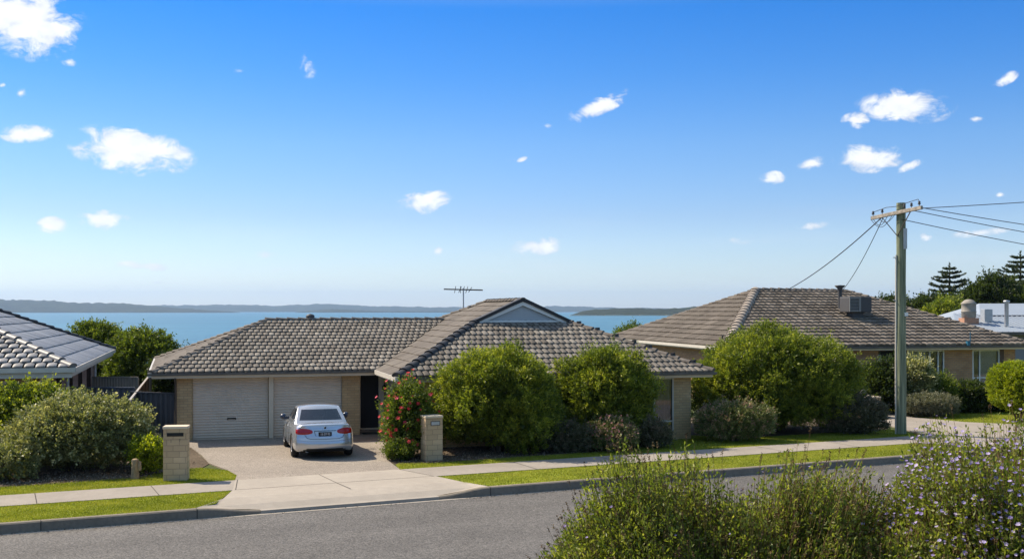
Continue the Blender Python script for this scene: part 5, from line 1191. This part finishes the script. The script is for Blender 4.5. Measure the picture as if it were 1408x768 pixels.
def pine(label, x, y, h, r0, seed):
    rg = np.random.default_rng(seed); root = thing('norfolk_pine', label, 'tree', (x, y, 0), 0, 'pines on the right skyline')
    MB().tube([(0, 0, -.5), (0, 0, h*.5), (.03, 0, h)], [.30, .18, .025], 8).build('trunk', 'trunk', root)
    P = []; D = []; br = MB(); z = h*.22; lv = 0
    while z < h-.25:
        f = (h-z)/(h*.78); L = r0*(f**.80)*rg.uniform(.85, 1.1); nb = 7; ph = rg.uniform(0, 6.28)
        for b in range(nb):
            a = ph + 2*math.pi*b/nb + rg.uniform(-.15, .15); l = L*rg.uniform(.8, 1.08); d = np.array([math.cos(a), math.sin(a), 0])
            rise = rg.uniform(.12, .30)
            pts = [np.array([0, 0, z]) + d*l*t + np.array([0, 0, l*(rise*1.3*t*t - .10*t)]) for t in np.linspace(0, 1, 6)]
            br.tube([Vector(p) for p in pts], [.035, .03, .025, .02, .015, .01], 4)
            n = int(120*l/1.5)+20
            t = rg.uniform(.12, 1.0, n); p = np.array([0, 0, z]) + d*l*t[:, None] + np.stack([0*t, 0*t, l*(rise*1.3*t*t-.10*t)], 1)
            side = np.array([-d[1], d[0], 0]); s = rg.choice([-1, 1], n)[:, None]
            wd = .40*(1-t*.5)[:, None]*min(1, l)
            q = p + side*s*wd*rg.uniform(0, .8, (n, 1)); P.append(q); D.append(norm(side*s*.7 + d*.6 + rg.normal(size=(n, 3))*.25 + [0, 0, .35]))
        z += .52*(.75+.5*f); lv += 1
    P, D = np.concatenate(P), np.concatenate(D); k = 2
    P = np.repeat(P, k, 0) + rg.normal(size=(len(P)*k, 3))*.025; D = norm(np.repeat(D, k, 0) + rg.normal(size=(len(P), 3))*.2)
    tp = np.zeros((30, 3)); tp[:, 2] = rg.uniform(h-.5, h, 30); P = np.vstack([P, tp]); D = np.vstack([D, norm(rg.normal(size=(30, 3)) + [0, 0, 1.5])])
    quads_mesh('crown', leaves(P, D, .22*rg.uniform(.6, 1.2, len(P)), .075, rg), np.clip(rg.normal(.45, .22, len(P)), 0, 1), 'pine', root)
    br.build('branch', 'trunk', root)
pine('left layered pine standing alone against the sky', 44.1, 110, 9.0, 4.9, 51)
pine('taller layered pine cut by the right edge', 46.6, 100, 9.65, 5.2, 52)

# ================================================================== foreground flowering bushes
def flowering(name, label, c, r, h, z0, nst, seed, purple, seeds, nl=42, tall=.1, leafL=.041, base_z=0.0):
    rg = np.random.default_rng(seed); root = thing(name, label, 'shrub', (c[0], c[1], z0))
    # stems fan out from the ground to an uneven dome
    a = rg.uniform(0, 2*math.pi, nst); e = np.sqrt(rg.uniform(0, 1, nst)); tip = np.stack([np.cos(a)*e*r[0], np.sin(a)*e*r[1], np.zeros(nst)], 1)
    bump = .13*np.sin(tip[:, 0]*3.1+seed) + .10*np.sin(tip[:, 1]*4.3+seed*2) + .09*np.sin(tip[:, 0]*8+tip[:, 1]*5+seed)
    tip[:, 2] = h*(np.sqrt(np.clip(1-(e*.97)**2.2, 0, 1))*(1+bump)*rg.uniform(.62, 1.02, nst)*(1-.18*(rg.uniform(size=nst) < .4))) + .05
    tl = rg.uniform(size=nst) < tall; tip[tl, 2] += rg.uniform(.05, .22, tl.sum())*1.0; tip[tl, :2] *= 1.03
    foot = np.stack([np.cos(a)*e*r[0]*.55, np.sin(a)*e*r[1]*.55, np.full(nst, -.1)], 1) + rg.normal(size=(nst, 3))*[.05, .05, 0]
    ctrl = foot*.35 + tip*.65; ctrl[:, 2] = tip[:, 2]*.45; ctrl[:, :2] = foot[:, :2]*.55 + tip[:, :2]*.45 + rg.normal(size=(nst, 2))*.05
    B = lambda t: (foot[:, None]*(1-t[..., None])**2 + 2*ctrl[:, None]*(t*(1-t))[..., None] + tip[:, None]*(t**2)[..., None])
    t = rg.uniform(.30, 1.0, (nst, nl))**.75
    t[tl] *= .90
    P = B(t); T = norm(2*(1-t[..., None])*(ctrl-foot)[:, None] + 2*t[..., None]*(tip-ctrl)[:, None])
    D = norm(T*.75 + rg.normal(size=P.shape)*.55); P = P + rg.normal(size=P.shape)*.018
    tone = np.clip(rg.normal(.42, .16, (nst, 1)) + (t-.7)*.6 + rg.normal(0, .13, t.shape), 0, 1)
    P, D, tone = P.reshape(-1, 3), D.reshape(-1, 3), tone.reshape(-1); k = P[:, 2] > 0; P, D, tone = P[k], D[k], tone[k]
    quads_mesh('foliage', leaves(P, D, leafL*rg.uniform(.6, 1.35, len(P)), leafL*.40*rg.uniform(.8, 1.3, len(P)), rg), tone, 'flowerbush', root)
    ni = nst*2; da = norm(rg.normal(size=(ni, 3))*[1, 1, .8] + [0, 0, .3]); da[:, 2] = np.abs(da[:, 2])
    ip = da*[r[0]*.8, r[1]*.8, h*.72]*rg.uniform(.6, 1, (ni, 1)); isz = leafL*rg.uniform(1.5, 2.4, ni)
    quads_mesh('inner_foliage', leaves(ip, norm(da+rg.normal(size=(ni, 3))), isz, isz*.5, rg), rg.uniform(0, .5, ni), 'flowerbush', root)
    # thin stems as narrow 3-sided strips
    tt = np.linspace(.25, 1, 7); Q = B(np.tile(tt, (nst, 1))); w = np.linspace(.0035, .0016, 7)
    out = []
    for kx in range(3):
        o0 = np.array([math.cos(kx*2.094), math.sin(kx*2.094), 0]); o1 = np.array([math.cos((kx+1)*2.094), math.sin((kx+1)*2.094), 0])
        for s in range(6): out.append(np.stack([Q[:, s]+o0*w[s], Q[:, s]+o1*w[s], Q[:, s+1]+o1*w[s+1], Q[:, s+1]+o0*w[s+1]], 1))
    quads_mesh('stems', np.concatenate(out), rg.uniform(0, 1, nst*18), 'seed', root)['kind'] = 'stuff'
    surf = tip[:, 2] > .45*h
    idx = np.where(surf)[0]; fl = rg.choice(idx, min(purple, len(idx)), replace=False)
    Tt = norm(tip-ctrl)
    if purple:
        flower_mesh('flowers', tip[fl] + Tt[fl]*.005, norm(Tt[fl] + rg.normal(size=(len(fl), 3))*.3 + [0, -.35, .1]), .017, 'purple', root, rg, petals=6)['kind'] = 'stuff'
        more = rg.choice(idx, purple//2); t2 = B(rg.uniform(.86, .97, (nst, 1)))[:, 0][more] + rg.normal(size=(len(more), 3))*.02
        flower_mesh('small_flowers', t2, norm(rg.normal(size=(len(more), 3))*.5 + [0, -.5, .6]), .013, 'purple', root, rg)['kind'] = 'stuff'
    rest = np.setdiff1d(idx, fl); sd = np.concatenate([np.where(tl & surf)[0], rg.choice(rest, min(seeds, len(rest)), replace=False)])
    SP = np.repeat(tip[sd], 16, 0) + np.repeat(Tt[sd], 16, 0)*rg.uniform(-.035, .012, (len(sd)*16, 1)) + rg.normal(size=(len(sd)*16, 3))*.004
    quads_mesh('seed_heads', leaves(SP, norm(rg.normal(size=SP.shape) + np.repeat(Tt[sd], 16, 0)*.8), .016, .008, rg), np.repeat(rg.uniform(0, 1, len(sd)), 16), 'seed', root)['kind'] = 'stuff'
    # inner leafless wood
    mb = MB()
    for i in rg.choice(nst, 14, replace=False): mb.tube([Vector(foot[i]), Vector(ctrl[i]*.9), Vector(ctrl[i]*.5+tip[i]*.45)], [.012, .008, .004], 5)
    mb.build('woody_stem', 'twig', root)
    return root
zb = lambda x, y: land_z(x, y)-.03
def fb(label, c, r, top, nst, seed, purple, seeds, **k):
    z = zb(*c); return flowering('flowering_bush', label, c, r, top-z, z, nst, seed, purple, seeds, **k)
fb('sprawling green bush with brown seed heads at the bottom centre', (1.9, 9.7), (2.0, 1.25), 2.74, 15000, 61, 90, 420, tall=.14)
fb('dense purple flowered bush at the bottom right corner', (4.55, 9.3), (1.55, 1.25), 3.36, 12500, 62, 4200, 160, tall=.04)
fb('thinner green bush filling the dip between the two front bushes', (3.15, 8.8), (1.15, .8), 2.22, 7500, 63, 120, 220, tall=.08)

# ================================================================== air
HZ_ = True
if HZ_:
    hz = MB().box(-14500, 14500, -400, 24500, -40, 420).build('haze', None, uv=False); hz['kind'] = 'stuff'
    hm = bpy.data.materials.new('haze_air'); hm.use_nodes = True; nt = hm.node_tree; nt.nodes.remove(nt.nodes['Principled BSDF'])
    pv = nt.nodes.new('ShaderNodeVolumePrincipled'); pv.inputs['Color'].default_value = (.48, .70, 1, 1); pv.inputs['Density'].default_value = 5e-5; pv.inputs['Anisotropy'].default_value = .2
    nt.links.new(pv.outputs[0], nt.nodes['Material Output'].inputs['Volume']); hz.data.materials.append(hm)
